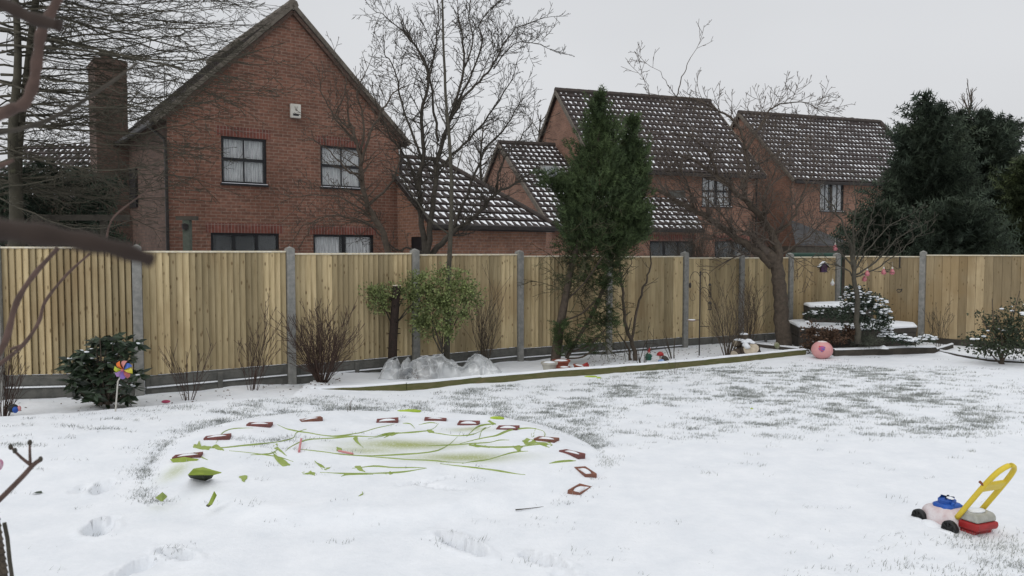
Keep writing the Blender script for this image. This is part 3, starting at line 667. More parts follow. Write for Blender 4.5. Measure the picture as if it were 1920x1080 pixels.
# low front wing: local frame offset (wing eave starts at px 1035)
wo_ = Vector((1.29, 25.0)) - Vector(O3); d3 = Vector((math.cos(T3), math.sin(T3))); s3 = Vector((-d3.y, d3.x))
wx0, wy0 = wo_.dot(d3), wo_.dot(s3)         # local start of the wing's eave
ez = 2.52; ws = .619; rd = 5.56; wk = 2.48
xr = on_plane(O3, T3, 1320, 440, wy0)[0]
xt = on_plane(O3, T3, 1287, 375, 0)[0]
wlow = [(wx0 + 3.6, wx0 + 4.9, .6, 2.0)]
wlow = [wrect(O3, T3, 1218, 452, 1300, 520, wy0 + .25)]; wlow[0] = (wlow[0][0], wlow[0][1], .5, wlow[0][3])
m = MB(); wall(m, wx0 + .1, xr - .15, -.15, ez, wlow, y=wy0 + .25)
m.add([(wx0 + .1, wy0 + .25, -.15), (wx0 + .1, wy0 + rd + 2.5, -.15), (wx0 + .1, wy0 + rd + 2.5, ez + ws * rd - 1.7), (wx0 + .1, wy0 + rd, ez + ws * rd - .1), (wx0 + .1, wy0 + .25, ez + .06)], [(4, 3, 2, 1, 0)])
m.add([(xr - .15, wy0 + .25, -.15), (xr - .15, 0, -.15), (xr - .15, 0, ez + 0.9), (xr - .15, wy0 + .25, ez)], [(0, 1, 2, 3)])
m.build('low_wall', BRICK4, h3, uv=True, world=False)
window(h3, wlow[0], y=wy0 + .25, cols=3, trans=0, curtain=0)
soldier(h3, wlow[0], y=wy0 + .25)
m = MB(); tt = -wy0
zr = ez + ws * rd
# left part up to its ridge, right part against the upper wall
xs_ = 0.0
courses(m, (wx0, wy0, ez), (xs_ - .125, wy0, ez), (wx0, wy0 + rd, zr), (xs_ - .125, wy0 + rd, zr), mod=(.22, .36))
courses(m, (xs_ - .125, wy0, ez), (xr, wy0, ez), (xs_ - .125, -.005, ez + ws * tt), (xt, -.005, ez + ws * tt), mod=(.22, .36))
courses(m, (xs_ - .125, wy0 + rd + 2.4, zr - 1.6), (wx0, wy0 + rd + 2.4, zr - 1.6), (xs_ - .125, wy0 + rd, zr), (wx0, wy0 + rd, zr), mod=(.22, .36))
m.build('low_roof', ROOF_LOW, h3, world=False)
ridge(h3, (wx0 - .02, wy0 + rd, zr + .02), (-.13, wy0 + rd, zr + .02), .11)
m = MB(); bar(m, (wx0 - .03, wy0 - .02, ez - .04), (wx0 - .03, wy0 + rd, zr - .04), .05, .15); bar(m, (wx0 - .03, wy0 + rd, zr - .04), (wx0 - .03, wy0 + rd + 2.4, zr - 1.64), .05, .15); m.build('low_verge', VERGE, h3, world=False)
m = MB(); m.box(wx0, xr, wy0 - .1, wy0 - .005, ez - .10, ez - .0); m.build('low_gutter', TRIM, h3, world=False, bevel=.02)
# roof window in the low roof
SKY = M_('skylight_pane', (0.20, 0.22, 0.23), (0.26, 0.28, 0.29), 3, 0.2)
def roofwin(px, py, sx_, sy_):
    s_, z_ = on_plane(O3, T3, px, py, wy0 + 3.2); 
    v = (z_ - ez) / ws
    f = MB(); f.box(-sx_ / 2, sx_ / 2, -sy_ / 2, sy_ / 2, 0.0, .09, 0, Matrix.Translation((s_, wy0 + v, ez + ws * v)) @ Matrix.Rotation(math.atan(ws), 4, 'X'))
    o = f.build('roof_window', CONC, h3, world=False)
    f = MB(); f.box(-sx_ / 2 + .08, sx_ / 2 - .08, -sy_ / 2 + .08, sy_ / 2 - .08, .092, .10, 0, Matrix.Translation((s_, wy0 + v, ez + ws * v)) @ Matrix.Rotation(math.atan(ws), 4, 'X')); f.build('pane', SKY, o, world=False)
roofwin(1040, 325, .75, 1.0)

# ---- fourth house, right
O4 = (11.5, 32.0)
h4 = thing('brick_house', 'brick house on the right with a snow-flecked roof, beside the tall dark conifers', 'house', (*O4, 0), T3)
W4, D4, E4, R4 = 7.2, 7.0, 4.95, 8.0
w4 = [wrect(O4, T3, 1537, 343, 1582, 396)]
m = MB(); wall(m, 0, W4, -.15, E4, w4); sidewall(m, 0, 0, D4, -.15, E4, gable=(D4 / 2, R4 - .1)); sidewall(m, W4, 0, D4, -.15, E4, flip=True)
m.build('wall', BRICK4, h4, uv=True, world=False)
window(h4, w4[0], cols=2, trans=0, curtain=.8, bars=1)
sl = (R4 - E4) / (D4 / 2); kk = on_plane(O4, T3, 1650, 226, D4 / 2)[0]
m = MB(); courses(m, (-.12, -.3, E4 - .3 * sl), (W4 + .3, -.3, E4 - .3 * sl), (-.12, D4 / 2, R4), (kk, D4 / 2, R4))
courses(m, (W4 + .3, D4 + .3, E4 - .3 * sl), (-.12, D4 + .3, E4 - .3 * sl), (kk, D4 / 2, R4), (-.12, D4 / 2, R4))
courses(m, (W4 + .3, -.3, E4 - .3 * sl), (W4 + .3, D4 + .3, E4 - .3 * sl), (kk, D4 / 2 - .01, R4), (kk, D4 / 2 + .01, R4)); m.build('roof', ROOF_MID, h4, world=False)
ridge(h4, (-.14, D4 / 2, R4 + .02), (kk, D4 / 2, R4 + .02), .12); ridge(h4, (W4 + .3, -.3, E4 - .3 * sl + .04), (kk, D4 / 2, R4 + .04), .10)
m = MB()
for yy in (-.3, D4 + .3): bar(m, (-.14, yy, E4 - .3 * sl - .04), (-.14, D4 / 2, R4 - .04), .04, .14)
m.build('verge', VERGE, h4, world=False)
m = MB(); m.box(-.1, W4 + .2, -.42, -.31, E4 - .42, E4 - .30); m.build('gutter', TRIM, h4, world=False, bevel=.02)
# open porch roof with dark weathered tiles
m = MB(); q0 = on_plane(O4, T3, 1492, 457, -2.2); q1 = on_plane(O4, T3, 1600, 457, -2.2); zq = q0[1]
def fr(m, a, b_, c, d): m.hexa([Vector(a) - Vector((0, 0, .08)), Vector(b_) - Vector((0, 0, .08)), Vector(c) - Vector((0, 0, .08)), Vector(d) - Vector((0, 0, .08)), a, b_, c, d])
fr(m, (q0[0], -2.2, zq), (q1[0], -2.2, zq), (q1[0] - 1.2, -.02, zq + 1.0), (q0[0] + 1.5, -.02, zq + 1.0))
PR_ = m.build('porch_roof', M_('porch_tiles', (0.05, 0.05, 0.052), (0.08, 0.08, 0.082), 4, .8), h4, world=False)
m = MB(); m.box(q0[0] + .05, q1[0] - .05, -2.15, -.05, zq - .35, zq - .09); m.box(q0[0] + .1, q0[0] + .3, -2.1, -1.9, -.1, zq - .35); m.box(q1[0] - .3, q1[0] - .1, -2.1, -1.9, -.1, zq - .35); m.build('porch_frame', DKTIMB, h4, world=False)

# ---- far house on the left, only its snowy roof shows
O5 = (-17.8, 26.0); T5 = rad(-4)
h5 = thing('brick_house', 'distant house at the far left showing its snowy tiled roof through the branches', 'house', (*O5, 0), T5)
m = MB(); wall(m, 0, 4.6, -.15, 3.6); sidewall(m, 0, 0, 5, -.15, 3.6, gable=(2.5, 5.6)); sidewall(m, 4.6, 0, 5, -.15, 3.6, gable=(2.5, 5.6), flip=True); m.build('wall', BRICK3, h5, uv=True, world=False)
m = MB(); courses(m, (-.2, -.3, 3.5), (4.8, -.3, 3.5), (-.2, 2.5, 5.7), (4.8, 2.5, 5.7)); courses(m, (4.8, 5.3, 3.5), (-.2, 5.3, 3.5), (4.8, 2.5, 5.7), (-.2, 2.5, 5.7)); m.build('roof', ROOF_FAR, h5, world=False)
# ================================================================ TREES AND SHRUBS
def rvec(r): 
    while True:
        v = Vector((r.uniform(-1, 1), r.uniform(-1, 1), r.uniform(-1, 1)))
        if 0.05 < v.length < 1: return v.normalized()
def twig(m, p, d, L_, r, lvl, o, R_):
    """grow a curved branch with side shoots; o = dict(up, wig, den, ang, ratio, seg, rmin, flat)"""
    n = max(3, int(L_ / o.get('seg', .12))); n = min(n, 9)
    pts = [p.copy()]; rs = [r]; d = d.normalized(); st = L_ / n
    for i in range(n):
        d = (d + rvec(R_) * o['wig'] + Vector((0, 0, o['up']))).normalized()
        pts.append(pts[-1] + d * st); rs.append(max(o['rmin'], r * (1 - .75 * (i + 1) / n)))
    m.tube(pts, rs, 5 if r > .02 else (4 if r > .008 else 3), cap=False)
    if lvl <= 0: return
    k = max(1, int(L_ * o['den'] + R_.random()))
    for j in range(k):
        t = (j + .5 + R_.uniform(-.3, .3)) / k * .85 + .12; i = min(n - 1, int(t * n)); q = pts[i].lerp(pts[i + 1], t * n - i)
        dd = (pts[i + 1] - pts[i]).normalized(); a = R_.uniform(.6, 1.25) * o['ang']
        sd_ = dd.cross(rvec(R_)).normalized(); sd_.z *= o.get('flat', 1)
        nd = dd * math.cos(a) + sd_ * math.sin(a)
        twig(m, q, nd, L_ * o['ratio'] * R_.uniform(.6, 1.25) * (1 - .35 * t), max(o['rmin'], rs[i] * .6), lvl - 1, o, R_)
def smooth_path(pts, n=4):
    out = []; P_ = [pts[0]] + pts + [pts[-1]]
    for i in range(1, len(P_) - 2):
        for k in range(n):
            t = k / n; a, b, c, d = P_[i - 1], P_[i], P_[i + 1], P_[i + 2]
            out.append(0.5 * ((2 * b) + (c - a) * t + (2 * a - 5 * b + 4 * c - d) * t * t + (3 * b - a - 3 * c + d) * t ** 3))
    out.append(pts[-1]); return out
def limb(mt, mw, pix, Y, r0, r1, o, R_, den=3.0, tl=.9, lvl=2, start=.25, wob=0.02, k=7):
    """pix: [(px,py[,dY])...]; trunk mesh mt, twig mesh mw"""
    pts = [P(q[0], q[1], Y + (q[2] if len(q) > 2 else 0)) for q in pix]
    pts = smooth_path(pts, 4); n = len(pts); tot = sum((b - a).length for a, b in zip(pts, pts[1:]))
    pts = [p + rvec(R_) * wob * (.3 if i in (0,) else 1) for i, p in enumerate(pts)]
    rs = [r0 + (r1 - r0) * (i / (n - 1)) ** .8 for i in range(n)]
    mt.tube(pts, rs, k if r0 > .03 else 5)
    if mw is None: return pts
    kk = int(tot * den)
    for j in range(kk):
        t = start + (1 - start) * (j + R_.random()) / max(1, kk); t = min(.999, t); i = int(t * (n - 1)); q = pts[i].lerp(pts[i + 1], t * (n - 1) - i)
        dd = (pts[i + 1] - pts[i]).normalized(); a = R_.uniform(.5, 1.2)
        sd_ = dd.cross(rvec(R_)).normalized(); sd_.z *= o.get('flat', 1)
        nd = dd * math.cos(a) + sd_ * math.sin(a)
        twig(mw, q, nd, tl * R_.uniform(.45, 1.2) * (1.15 - .5 * t), max(o['rmin'], min(rs[i] * .45, .02)), lvl, o, R_)
    if lvl: twig(mw, pts[-1], pts[-1] - pts[-2], tl * .8, r1, lvl, o, R_)
    return pts
def bare_tree(name, label, Y, base, limbs, o, seed, mat, twmat=None, group=None, cat='tree', **kw):
    R_ = random.Random(seed); b0 = P(base[0], base[1], Y); root = thing(name, label, cat, (b0.x, b0.y, 0), 0, group)
    mt, mw = MB(), MB()
    for lb in limbs:
        kk = dict(kw); 
        if len(lb) > 3: kk.update(lb[3])
        limb(mt, mw, lb[0], Y, lb[1], lb[2], o, R_, **kk)
    mt.build('trunk', mat, root, smooth=True)
    if mw.f: mw.build('branches', twmat or mat, root, smooth=True)
    return root

O_C = dict(up=.05, wig=.22, den=8.5, ang=.85, ratio=.52, seg=.12, rmin=.0040)
# bare tree in the middle, beyond the fence
bare_tree('bare_tree', 'tall many-stemmed bare tree just beyond the fence between the big gable and the low extension', 13.5, (795, 560), [
    ([(797, 570), (797, 470), (790, 420), (787, 350), (793, 285), (790, 210), (803, 150), (785, 100), (765, 62)], 0.0680, .012),
    ([(800, 500), (806, 430), (815, 350), (822, 290), (838, 240), (850, 200), (868, 130), (866, 70), (858, 10)], 0.0600, .01),
    ([(800, 500, .1), (820, 465, .1), (858, 431, .2), (902, 395, .3), (930, 362, .4), (965, 345, .5), (1000, 320, .6)], 0.0680, .012),
    ([(838, 240), (867, 187, -.2), (900, 152, -.3), (925, 120, -.3), (940, 92, -.4), (965, 55, -.4), (1003, 40, -.5)], 0.0280, .008),
    ([(822, 265), (812, 190, .2), (800, 120, .3), (770, 75, .3), (735, 40, .3), (700, 18, .3)], 0.0280, .006),
    ([(845, 220, .1), (880, 150, .3), (905, 80, .4), (900, 40, .4), (935, 5, .4)], 0.0240, .008),
    ([(925, 130, -.3), (955, 90, -.3), (985, 78, -.3), (1018, 86, -.3)], 0.0128, .005),
    ([(792, 300), (770, 240, -.2), (750, 180, -.3), (740, 130, -.4), (720, 100, -.4)], 0.0280, .008),
    ([(787, 360), (765, 300, .2), (735, 260, .4), (715, 215, .5), (700, 180, .5)], 0.0280, .008),
    ([(818, 320), (860, 280, .3), (900, 240, .5), (935, 190, .6), (960, 150, .6)], 0.0320, .008),
    ([(850, 435, .2), (885, 340, .3), (910, 280, .4), (950, 235, .4), (975, 190, .5)], 0.0320, .008),
    ([(930, 362, .4), (940, 310, .3), (975, 260, .3), (1000, 225, .3)], 0.0240, .007),
    ([(800, 150), (815, 90), (822, 40), (818, -20)], 0.0176, .008),
    ([(868, 130), (885, 80), (880, 20), (890, -20)], 0.0176, .008),
    ([(800, 480), (770, 465, -.1), (745, 470, -.2), (720, 450, -.2), (690, 420, -.2)], 0.0240, .008)],
    O_C, 11, BARK_D, BARK_D, den=11.5, tl=.68, lvl=2)
# bare tree left of it
bare_tree('bare_tree', 'smaller bare tree leaning in front of the right windows of the big gable', 13.0, (738, 560), [
    ([(745, 560), (728, 465), (708, 418), (690, 385), (680, 345), (676, 300), (668, 265), (655, 225)], .065, .02),
    ([(676, 310), (690, 260), (712, 215), (735, 180), (755, 165)], .03, .008),
    ([(668, 270), (640, 235, .2), (615, 200, .3), (600, 165, .3)], .025, .008),
    ([(680, 330), (650, 320, -.2), (625, 290, -.3), (600, 270, -.3)], .022, .007),
    ([(676, 290), (682, 220), (670, 170), (690, 130)], .025, .007),
    ([(690, 385), (730, 350, .3), (750, 300, .4), (745, 250, .5)], .03, .007),
    ([(660, 240), (630, 215), (650, 165), (640, 130)], .018, .006),
    ([(715, 430), (660, 410, -.3), (610, 405, -.5), (560, 430, -.6)], .02, .006),
    ([(705, 415), (640, 370, .2), (590, 365, .3), (540, 370, .3)], .018, .006)],
    dict(O_C, up=.03), 12, BARK, BARK, den=9.5, tl=.62, lvl=2)
# tall thin straight tree inside the garden
bare_tree('birch_tree', 'tall thin straight grey trunk rising out of the light green leafy bush', 11.3, (840, 690), [
    ([(838, 695), (838, 640), (841, 580), (842, 500), (845, 420), (847, 340), (842, 260), (836, 180), (832, 90), (829, -10)], .052, .014, dict(start=.45)),
    ([(845, 350), (862, 300), (870, 260)], .012, .005), ([(843, 440), (800, 405, -.2), (765, 350, -.2), (735, 310, -.2)], .014, .005), ([(840, 240), (820, 200), (812, 160)], .01, .005)],
    dict(O_C, up=.10, den=4), 13, BARK_G, BARK_D, den=4.0, tl=.34, lvl=1, wob=.004)

BARK_GB = M_('twig_bark', (0.13, 0.105, 0.085), (0.075, 0.06, 0.05), 10, .85)
# cherry-like tree on the right, inside the garden
O_R = dict(up=.06, wig=.19, den=8, ang=.85, ratio=.52, seg=.12, rmin=.0044)
bare_tree('fruit_tree', 'wide spreading bare tree with thick leaning trunk right of the log pile', 14.0, (1470, 645), [
    ([(1470, 655), (1466, 610), (1463, 560), (1458, 515), (1452, 490), (1440, 478)], .15, .105, dict(den=.01)),
    ([(1448, 500), (1425, 475), (1384, 449), (1341, 418), (1306, 398), (1265, 376), (1229, 356), (1200, 352)], .085, .025),
    ([(1455, 500), (1458, 470), (1440, 425), (1408, 387), (1385, 364), (1349, 336), (1314, 309), (1280, 292)], .095, .02),
    ([(1405, 384), (1392, 350, .1), (1402, 318, .2), (1396, 274, .2), (1384, 236, .2), (1349, 208, .2), (1318, 192, .2), (1268, 181, .2)], .042, .012, dict(start=.05)),
    ([(1268, 181, .2), (1276, 150, .2), (1288, 125, .2), (1299, 103, .2)], .012, .005, dict(den=.5)),
    ([(1268, 181, .2), (1252, 160, .2), (1235, 130, .2)], .008, .004, dict(den=.5)),
    ([(1340, 205, .2), (1230, 190, .2), (1215, 160, .2), (1209, 150, .2)], .008, .004, dict(den=2)),
    ([(1398, 280, .1), (1430, 230, .4), (1450, 200, .5), (1500, 190, .6), (1540, 205, .6)], .025, .006),
    ([(1402, 318, .2), (1440, 300, .4), (1480, 270, .5), (1510, 235, .6)], .028, .006),
    ([(1450, 440, 0), (1480, 420, -.2), (1500, 380, -.3), (1520, 330, -.3), (1540, 290, -.3)], .035, .008),
    ([(1440, 425, 0), (1430, 380, -.4), (1450, 330, -.5), (1470, 290, -.6)], .03, .008),
    ([(1349, 336, 0), (1330, 290, -.2), (1300, 260, -.3), (1260, 250, -.3), (1220, 262, -.3)], .028, .008),
    ([(1306, 398, 0), (1290, 350, -.3), (1270, 310, -.4), (1240, 280, -.5)], .025, .007),
    ([(1384, 449, 0), (1350, 400, -.3), (1300, 355, -.4), (1260, 330, -.4)], .022, .007),
    ([(1425, 475, 0), (1400, 440, .2), (1350, 425, .3), (1290, 420, .4), (1230, 432, .4)], .02, .006),
    ([(1460, 480, 0), (1500, 455, .2), (1530, 430, .3), (1565, 400, .3)], .025, .007)],
    O_R, 21, BARK, BARK_GB, den=13, tl=.74, lvl=2, start=.1)
# small twiggy tree by the raised bed
bare_tree('small_tree', 'small bare tree hung with pink feeders in front of the snowy shrub', 13.0, (1608, 640), [
    ([(1609, 645), (1607, 590), (1605, 545), (1601, 500), (1596, 470)], .052, .03, dict(den=.01)),
    ([(1601, 510), (1592, 460), (1580, 420), (1560, 385), (1535, 360)], .026, .006), ([(1601, 500), (1600, 440), (1606, 390), (1600, 340)], .024, .006),
    ([(1602, 500), (1618, 455), (1632, 415), (1640, 380)], .02, .005), ([(1603, 515), (1640, 490), (1680, 450), (1728, 424)], .018, .005),
    ([(1603, 520), (1650, 500), (1690, 470), (1725, 437)], .016, .005), ([(1602, 505), (1625, 470), (1660, 430), (1700, 405)], .018, .005),
    ([(1600, 500), (1570, 470), (1545, 455), (1520, 420)], .018, .005), ([(1601, 520), (1580, 500), (1550, 495), (1525, 500)], .014, .005)],
    dict(O_R, up=.06, den=6.5), 22, BARK_G, BARK_G, den=8, tl=.42, lvl=2, start=.1)
# twin-stemmed bare shrub right of the cypress
bare_tree('bare_shrub', 'twin-stemmed bare shrub with a V of brown stems right of the cypress', 12.6, (1190, 690), [
    ([(1192, 692), (1190, 660), (1180, 630), (1172, 600), (1168, 560), (1164, 520), (1160, 490), (1150, 465)], .045, .012), ([(1182, 640), (1195, 585), (1205, 545), (1215, 515), (1220, 485), (1216, 460)], .026, .008),
    ([(1165, 520), (1180, 500), (1190, 470)], .012, .005), ([(1165, 530), (1145, 500), (1140, 470)], .012, .005), ([(1183, 690), (1178, 650), (1160, 625)], .03, .008),
    ([(1196, 694), (1205, 660), (1215, 630)], .01, .004), ([(1198, 694), (1212, 670), (1225, 640)], .009, .004), ([(1190, 694), (1180, 665), (1170, 648)], .009, .004)],
    dict(O_C, den=4), 23, BARK, BARK_D, den=4, tl=.3, lvl=1, start=.3)

BARK_O = M_('olive_bark', (0.078, 0.070, 0.050), (0.050, 0.046, 0.034), 6, .9, c3=(0.10, 0.10, 0.06))
# big layered tree at the far left, beyond the fence
R_ = random.Random(31); root = thing('layered_tree', 'huge dark bare tree at the left edge with wide flat sweeping layers of fine branches', 'tree', (-8.4, 12.6, 0))
mt, mw = MB(), MB(); OL = dict(up=-.008, wig=.12, den=5.0, ang=.8, ratio=.5, seg=.14, rmin=.0038, flat=.45)
mt.tube(smooth_path([P(22, 560, 12.6), P(30, 400, 12.6), P(24, 250, 12.6), P(34, 100, 12.6), P(20, -120, 12.6)]), [.115 - .005 * i for i in range(17)], 9)
mt.tube(smooth_path([P(50, 560, 13.2), P(35, 330, 13.1), P(48, 160, 13.0), P(75, -60, 13.0)]), .055, 7)
for i in range(84):
    t = i / 83; y0 = -210 + 590 * t + R_.uniform(-15, 15)
    if t < .74: x1 = R_.uniform(250, 500) if t < .6 else R_.uniform(240, 450)
    else: x1 = R_.uniform(160, 400)
    if y0 < 100: x1 = 330 + (y0 + 220) * .55 + R_.uniform(-110, 50); x1 = max(210, min(500, x1))
    y1 = y0 + R_.uniform(-40, 110) - (30 if t > .7 else 0); y1 = min(y1, 440)
    dz = R_.uniform(-2.2, 2.2); Yb = 12.7
    if Yb + dz < 10.4 : dz = -1.9
    xs = R_.uniform(-60, 40)
    sag = R_.uniform(-35, 45)
    pix = [(xs, y0, 0), (xs + (x1 - xs) * .33, y0 + (y1 - y0) * .2 + sag * .8, dz * .4), (xs + (x1 - xs) * .66, y0 + (y1 - y0) * .55 + sag, dz * .75), (x1, y1, dz)]
    limb(mt, mw, pix, Yb, R_.uniform(.012, .028), .005, OL, R_, den=5.6, tl=.75, lvl=2, start=.12, wob=.03, k=5)
mt.build('trunk', BARK_O, root, smooth=True); mw.build('branches', BARK_O, root, smooth=True)
# small far bare trees between the houses
def far_tree(px, py, Y, h, seed, label, spread=.5):
    R_ = random.Random(seed); b0 = P(px, 480, Y); root = thing('bare_tree', label, 'tree', (b0.x, b0.y, 0)); mt, mw = MB(), MB()
    topz = P(px, py, Y).z; o = dict(up=.06, wig=.13, den=2.6, ang=.6, ratio=.55, seg=.35, rmin=.008)
    pts = [Vector((b0.x, b0.y, -.2)), Vector((b0.x + .1, b0.y, topz * .4)), Vector((b0.x - .1, b0.y, topz * .75)), Vector((b0.x + .05, b0.y, topz))]
    pts = smooth_path(pts); mt.tube(pts, [.14 * (1 - .85 * i / (len(pts) - 1)) for i in range(len(pts))], 6)
    for j in range(26):
        t = .3 + .68 * j / 26; i = int(t * (len(pts) - 1)); a = R_.uniform(0, 6.28)
        twig(mw, pts[i], Vector((math.cos(a) * spread, math.sin(a) * spread, .7)), topz * .32 * (1.25 - t), .03, 2, o, R_)
    mt.build('trunk', BARK_D, root, smooth=True); mw.build('branches', BARK, root, smooth=True)
far_tree(905, 235, 36, 8, 41, 'pale distant bare tree seen between the big gable and the middle house', 1.0)
far_tree(1012, 215, 38, 8, 42, 'distant bare tree standing against the left gable edge of the middle house', .6)
far_tree(1812, 175, 30, 8, 43, 'thin bare tree poking up behind the tops of the dark conifers', .35)

# ---------------------------------------------------------------- foliage
LEAF_CY = M_('cypress_foliage', (0.066, 0.095, 0.036), (0.036, 0.056, 0.024), 2.5, .8, island=.6, c3=(0.115, 0.13, 0.045))
LEAF_CYB = M_('cypress_inner', (0.042, 0.037, 0.024), (0.06, 0.062, 0.03), 4, .9, island=.5)
LEAF_DK = M_('dark_conifer', (0.032, 0.047, 0.034), (0.055, 0.073, 0.047), 1.2, .8, island=.6, c3=(0.06, 0.072, 0.035))
LEAF_YG = M_('yellow_conifer', (0.055, 0.07, 0.026), (0.030, 0.042, 0.02), 1.2, .8, island=.55)
LEAF_HO = M_('variegated_leaf', (0.20, 0.235, 0.085), (0.11, 0.14, 0.055), 6, .6, island=.6, c3=(0.30, 0.31, 0.16))
LEAF_RH = M_('rhododendron_leaf', (0.030, 0.048, 0.024), (0.018, 0.032, 0.017), 6, .45, island=.5, spec=.5)
LEAF_SH = M_('shrub_leaf', (0.026, 0.040, 0.022), (0.045, 0.055, 0.028), 5, .6, island=.5)
LEAF_BR = M_('dead_leaves', (0.12, 0.07, 0.045), (0.07, 0.045, 0.03), 6, .8, island=.5, c3=(0.17, 0.12, 0.06))
LEAF_GR = M_('grey_herb', (0.10, 0.11, 0.085), (0.065, 0.07, 0.05), 6, .8, island=.4)
def frond(m, p, d, L_, w_, R_, mi=0, n=3):
    """a flat feathery spray: central spine triangles with side teeth"""
    d = d.normalized(); s = d.cross(rvec(R_)).normalized(); b = len(m.v)
    vs = [p, p + d * L_]; fs = []
    m.add([p - s * w_ * .12, p + s * w_ * .12, p + d * L_], [(0, 1, 2)], mi)
    for k in range(n):
        t = (k + .4) / n * .8
        for sg in (-1, 1):
            q = p + d * L_ * t; tip = q + d * L_ * R_.uniform(.25, .4) + s * sg * w_ * (1 - t * .6) * R_.uniform(.7, 1.2)
            m.add([q, q + d * L_ * .16, tip], [(0, 1, 2)], mi)
def leaf(m, p, d, L_, w_, R_, mi=0, curl=.15):
    d = d.normalized(); s = d.cross(rvec(R_)).normalized() * w_ / 2; n_ = s.cross(d).normalized() * L_ * curl
    m.add([p, p + d * L_ * .5 + s + n_ * .3, p + d * L_, p + d * L_ * .5 - s + n_ * .3], [(0, 1, 2, 3)], mi)
def prof_interp(tab, y):
    if y <= tab[0][0]: return tab[0][1:]
    for a, b in zip(tab, tab[1:]):
        if y <= b[0]:
            t = (y - a[0]) / (b[0] - a[0]); return tuple(u + (v - u) * t for u, v in zip(a[1:], b[1:]))
    return tab[-1][1:]
def cone_crown(m, tab, Y, n, size, R_, dscale=1.0, mi=0, inner=.45, updir=.9, aspect=.4, hang=0, clump=.25, teeth=3, thr=None):
    y0, y1 = tab[0][0], tab[-1][0]; done = 0; tr = 0
    while done < n and tr < n * 12:
        tr += 1
        y = y0 + (y1 - y0) * R_.random(); l, r = prof_interp(tab, y); c, h = (l + r) / 2, (r - l) / 2
        if R_.random() > h / 95 + .12: continue
        a = R_.uniform(0, 6.28); q = R_.uniform(inner, 1.0) ** .6; rr = h * q
        px, pd = c + rr * math.cos(a), rr * math.sin(a)
        p = P(px, y, Y); p.y += pd / FPX * Y * dscale
        nn = noise.noise(p * 1.9) + .5 * noise.noise(p * 4.7)
        if nn < -clump: continue
        out_ = Vector((math.cos(a), math.sin(a), 0))
        d = out_ * (1 - updir * .5) + Vector((0, 0, updir - hang)) + rvec(R_) * .35
        frond(m, p - d.normalized() * size * .4, d, size * R_.uniform(.6, 1.4), size * aspect * R_.uniform(.7, 1.3), R_, mi, teeth); done += 1
    return done
# ---- cypress
R_ = random.Random(51); YC = 12.2; root = thing('cypress_tree', 'tall dark green cypress with a leaning bare lower trunk in front of the fence', 'tree', (P(1045, 680, YC).x, YC, 0))
mt = MB(); mt.tube(smooth_path([P(1040, 690, YC), P(1047, 630, YC), P(1058, 570, YC), P(1072, 500, YC), P(1100, 400, YC), P(1118, 300, YC), P(1126, 210, YC)]), [.085 - .003 * i for i in range(25)], 8)
mt.tube(smooth_path([P(1062, 672, YC), P(1080, 640, YC), P(1110, 590, YC), P(1140, 520, YC)]), .03, 6)
for (a, b_) in (((1065, 672), (1120, 650)), ((1070, 660), (1135, 620)), ((1060, 600), (1120, 560)), ((1065, 560), (1130, 480))): mt.tube(smooth_path([P(*a, YC), P((a[0] + b_[0]) / 2, (a[1] + b_[1]) / 2 + 8, YC - .1), P(*b_, YC - .2)]), .014, 5)
mt.build('trunk', BARK, root, smooth=True)
def clump_crown(m, tab, Y, K, n, cr, size, R_, tall=1.0, out=.5, up=.8, aspect=.4, teeth=3, mi=0, core=0, sq=.7, ragged=.12):
    """lobed crown: K clumps sit on the outline's shell, each a spray of n fronds that all lean out of the crown"""
    y0, y1 = tab[0][0], tab[-1][0]; ws = [max(6, prof_interp(tab, y0 + (y1 - y0) * i / 40)[1] - prof_interp(tab, y0 + (y1 - y0) * i / 40)[0]) for i in range(41)]; wm = max(ws)
    k = 0
    while k < K:
        y = y0 + (y1 - y0) * R_.random(); l, r = prof_interp(tab, y); c, h = (l + r) / 2, (r - l) / 2
        if R_.random() > (h * 2 / wm) + .12: continue
        k += 1; a = R_.uniform(0, 6.28); q = R_.uniform(.62, 1.0) + ragged * R_.gauss(0, .5); px = c + h * q * math.cos(a)
        p = P(px, y, Y); p.y += h * q * math.sin(a) / FPX * Y * sq
        s_ = cr * R_.uniform(.55, 1.25) * min(1, .35 + h / 60)
        ax = (Vector((math.cos(a), math.sin(a), 0)) * out + Vector((0, 0, up))).normalized()
        for j in range(n):
            v = rvec(R_) * R_.random() ** .5 * s_; v = v + ax * v.dot(ax) * tall; o = p + v - ax * s_ * .5
            frond(m, o, ax + v.normalized() * .45 + rvec(R_) * .3, size * R_.uniform(.6, 1.4), size * aspect * R_.uniform(.7, 1.3), R_, mi, teeth)
    if core: cone_crown(m, tab, Y, core, size * 1.3, R_, dscale=sq, inner=.05, updir=.5, aspect=aspect * 1.3, mi=mi, clump=.5, teeth=2)
m = MB()
main = [(178, 1120, 1127), (205, 1113, 1132), (235, 1102, 1146), (280, 1088, 1160), (330, 1070, 1176), (370, 1056, 1186), (410, 1048, 1192), (438, 1056, 1188), (465, 1066, 1165)]
clump_crown(m, main, YC, 150, 44, .17, .13, R_, tall=1.7, core=700, ragged=.35)
clump_crown(m, [(212, 1184, 1188), (235, 1178, 1194), (280, 1168, 1204), (330, 1160, 1213), (380, 1152, 1218), (425, 1156, 1216), (448, 1166, 1196)], YC + .1, 66, 42, .15, .13, R_, tall=1.7, core=400, ragged=.3)
clump_crown(m, [(322, 1010, 1040), (335, 1006, 1060), (348, 1008, 1070), (362, 1024, 1070)], YC - .1, 16, 34, .13, .12, R_, out=1, up=.3)
clump_crown(m, [(395, 1150, 1212), (420, 1155, 1224), (438, 1160, 1222)], YC - .25, 18, 36, .14, .13, R_, out=1, up=.4)
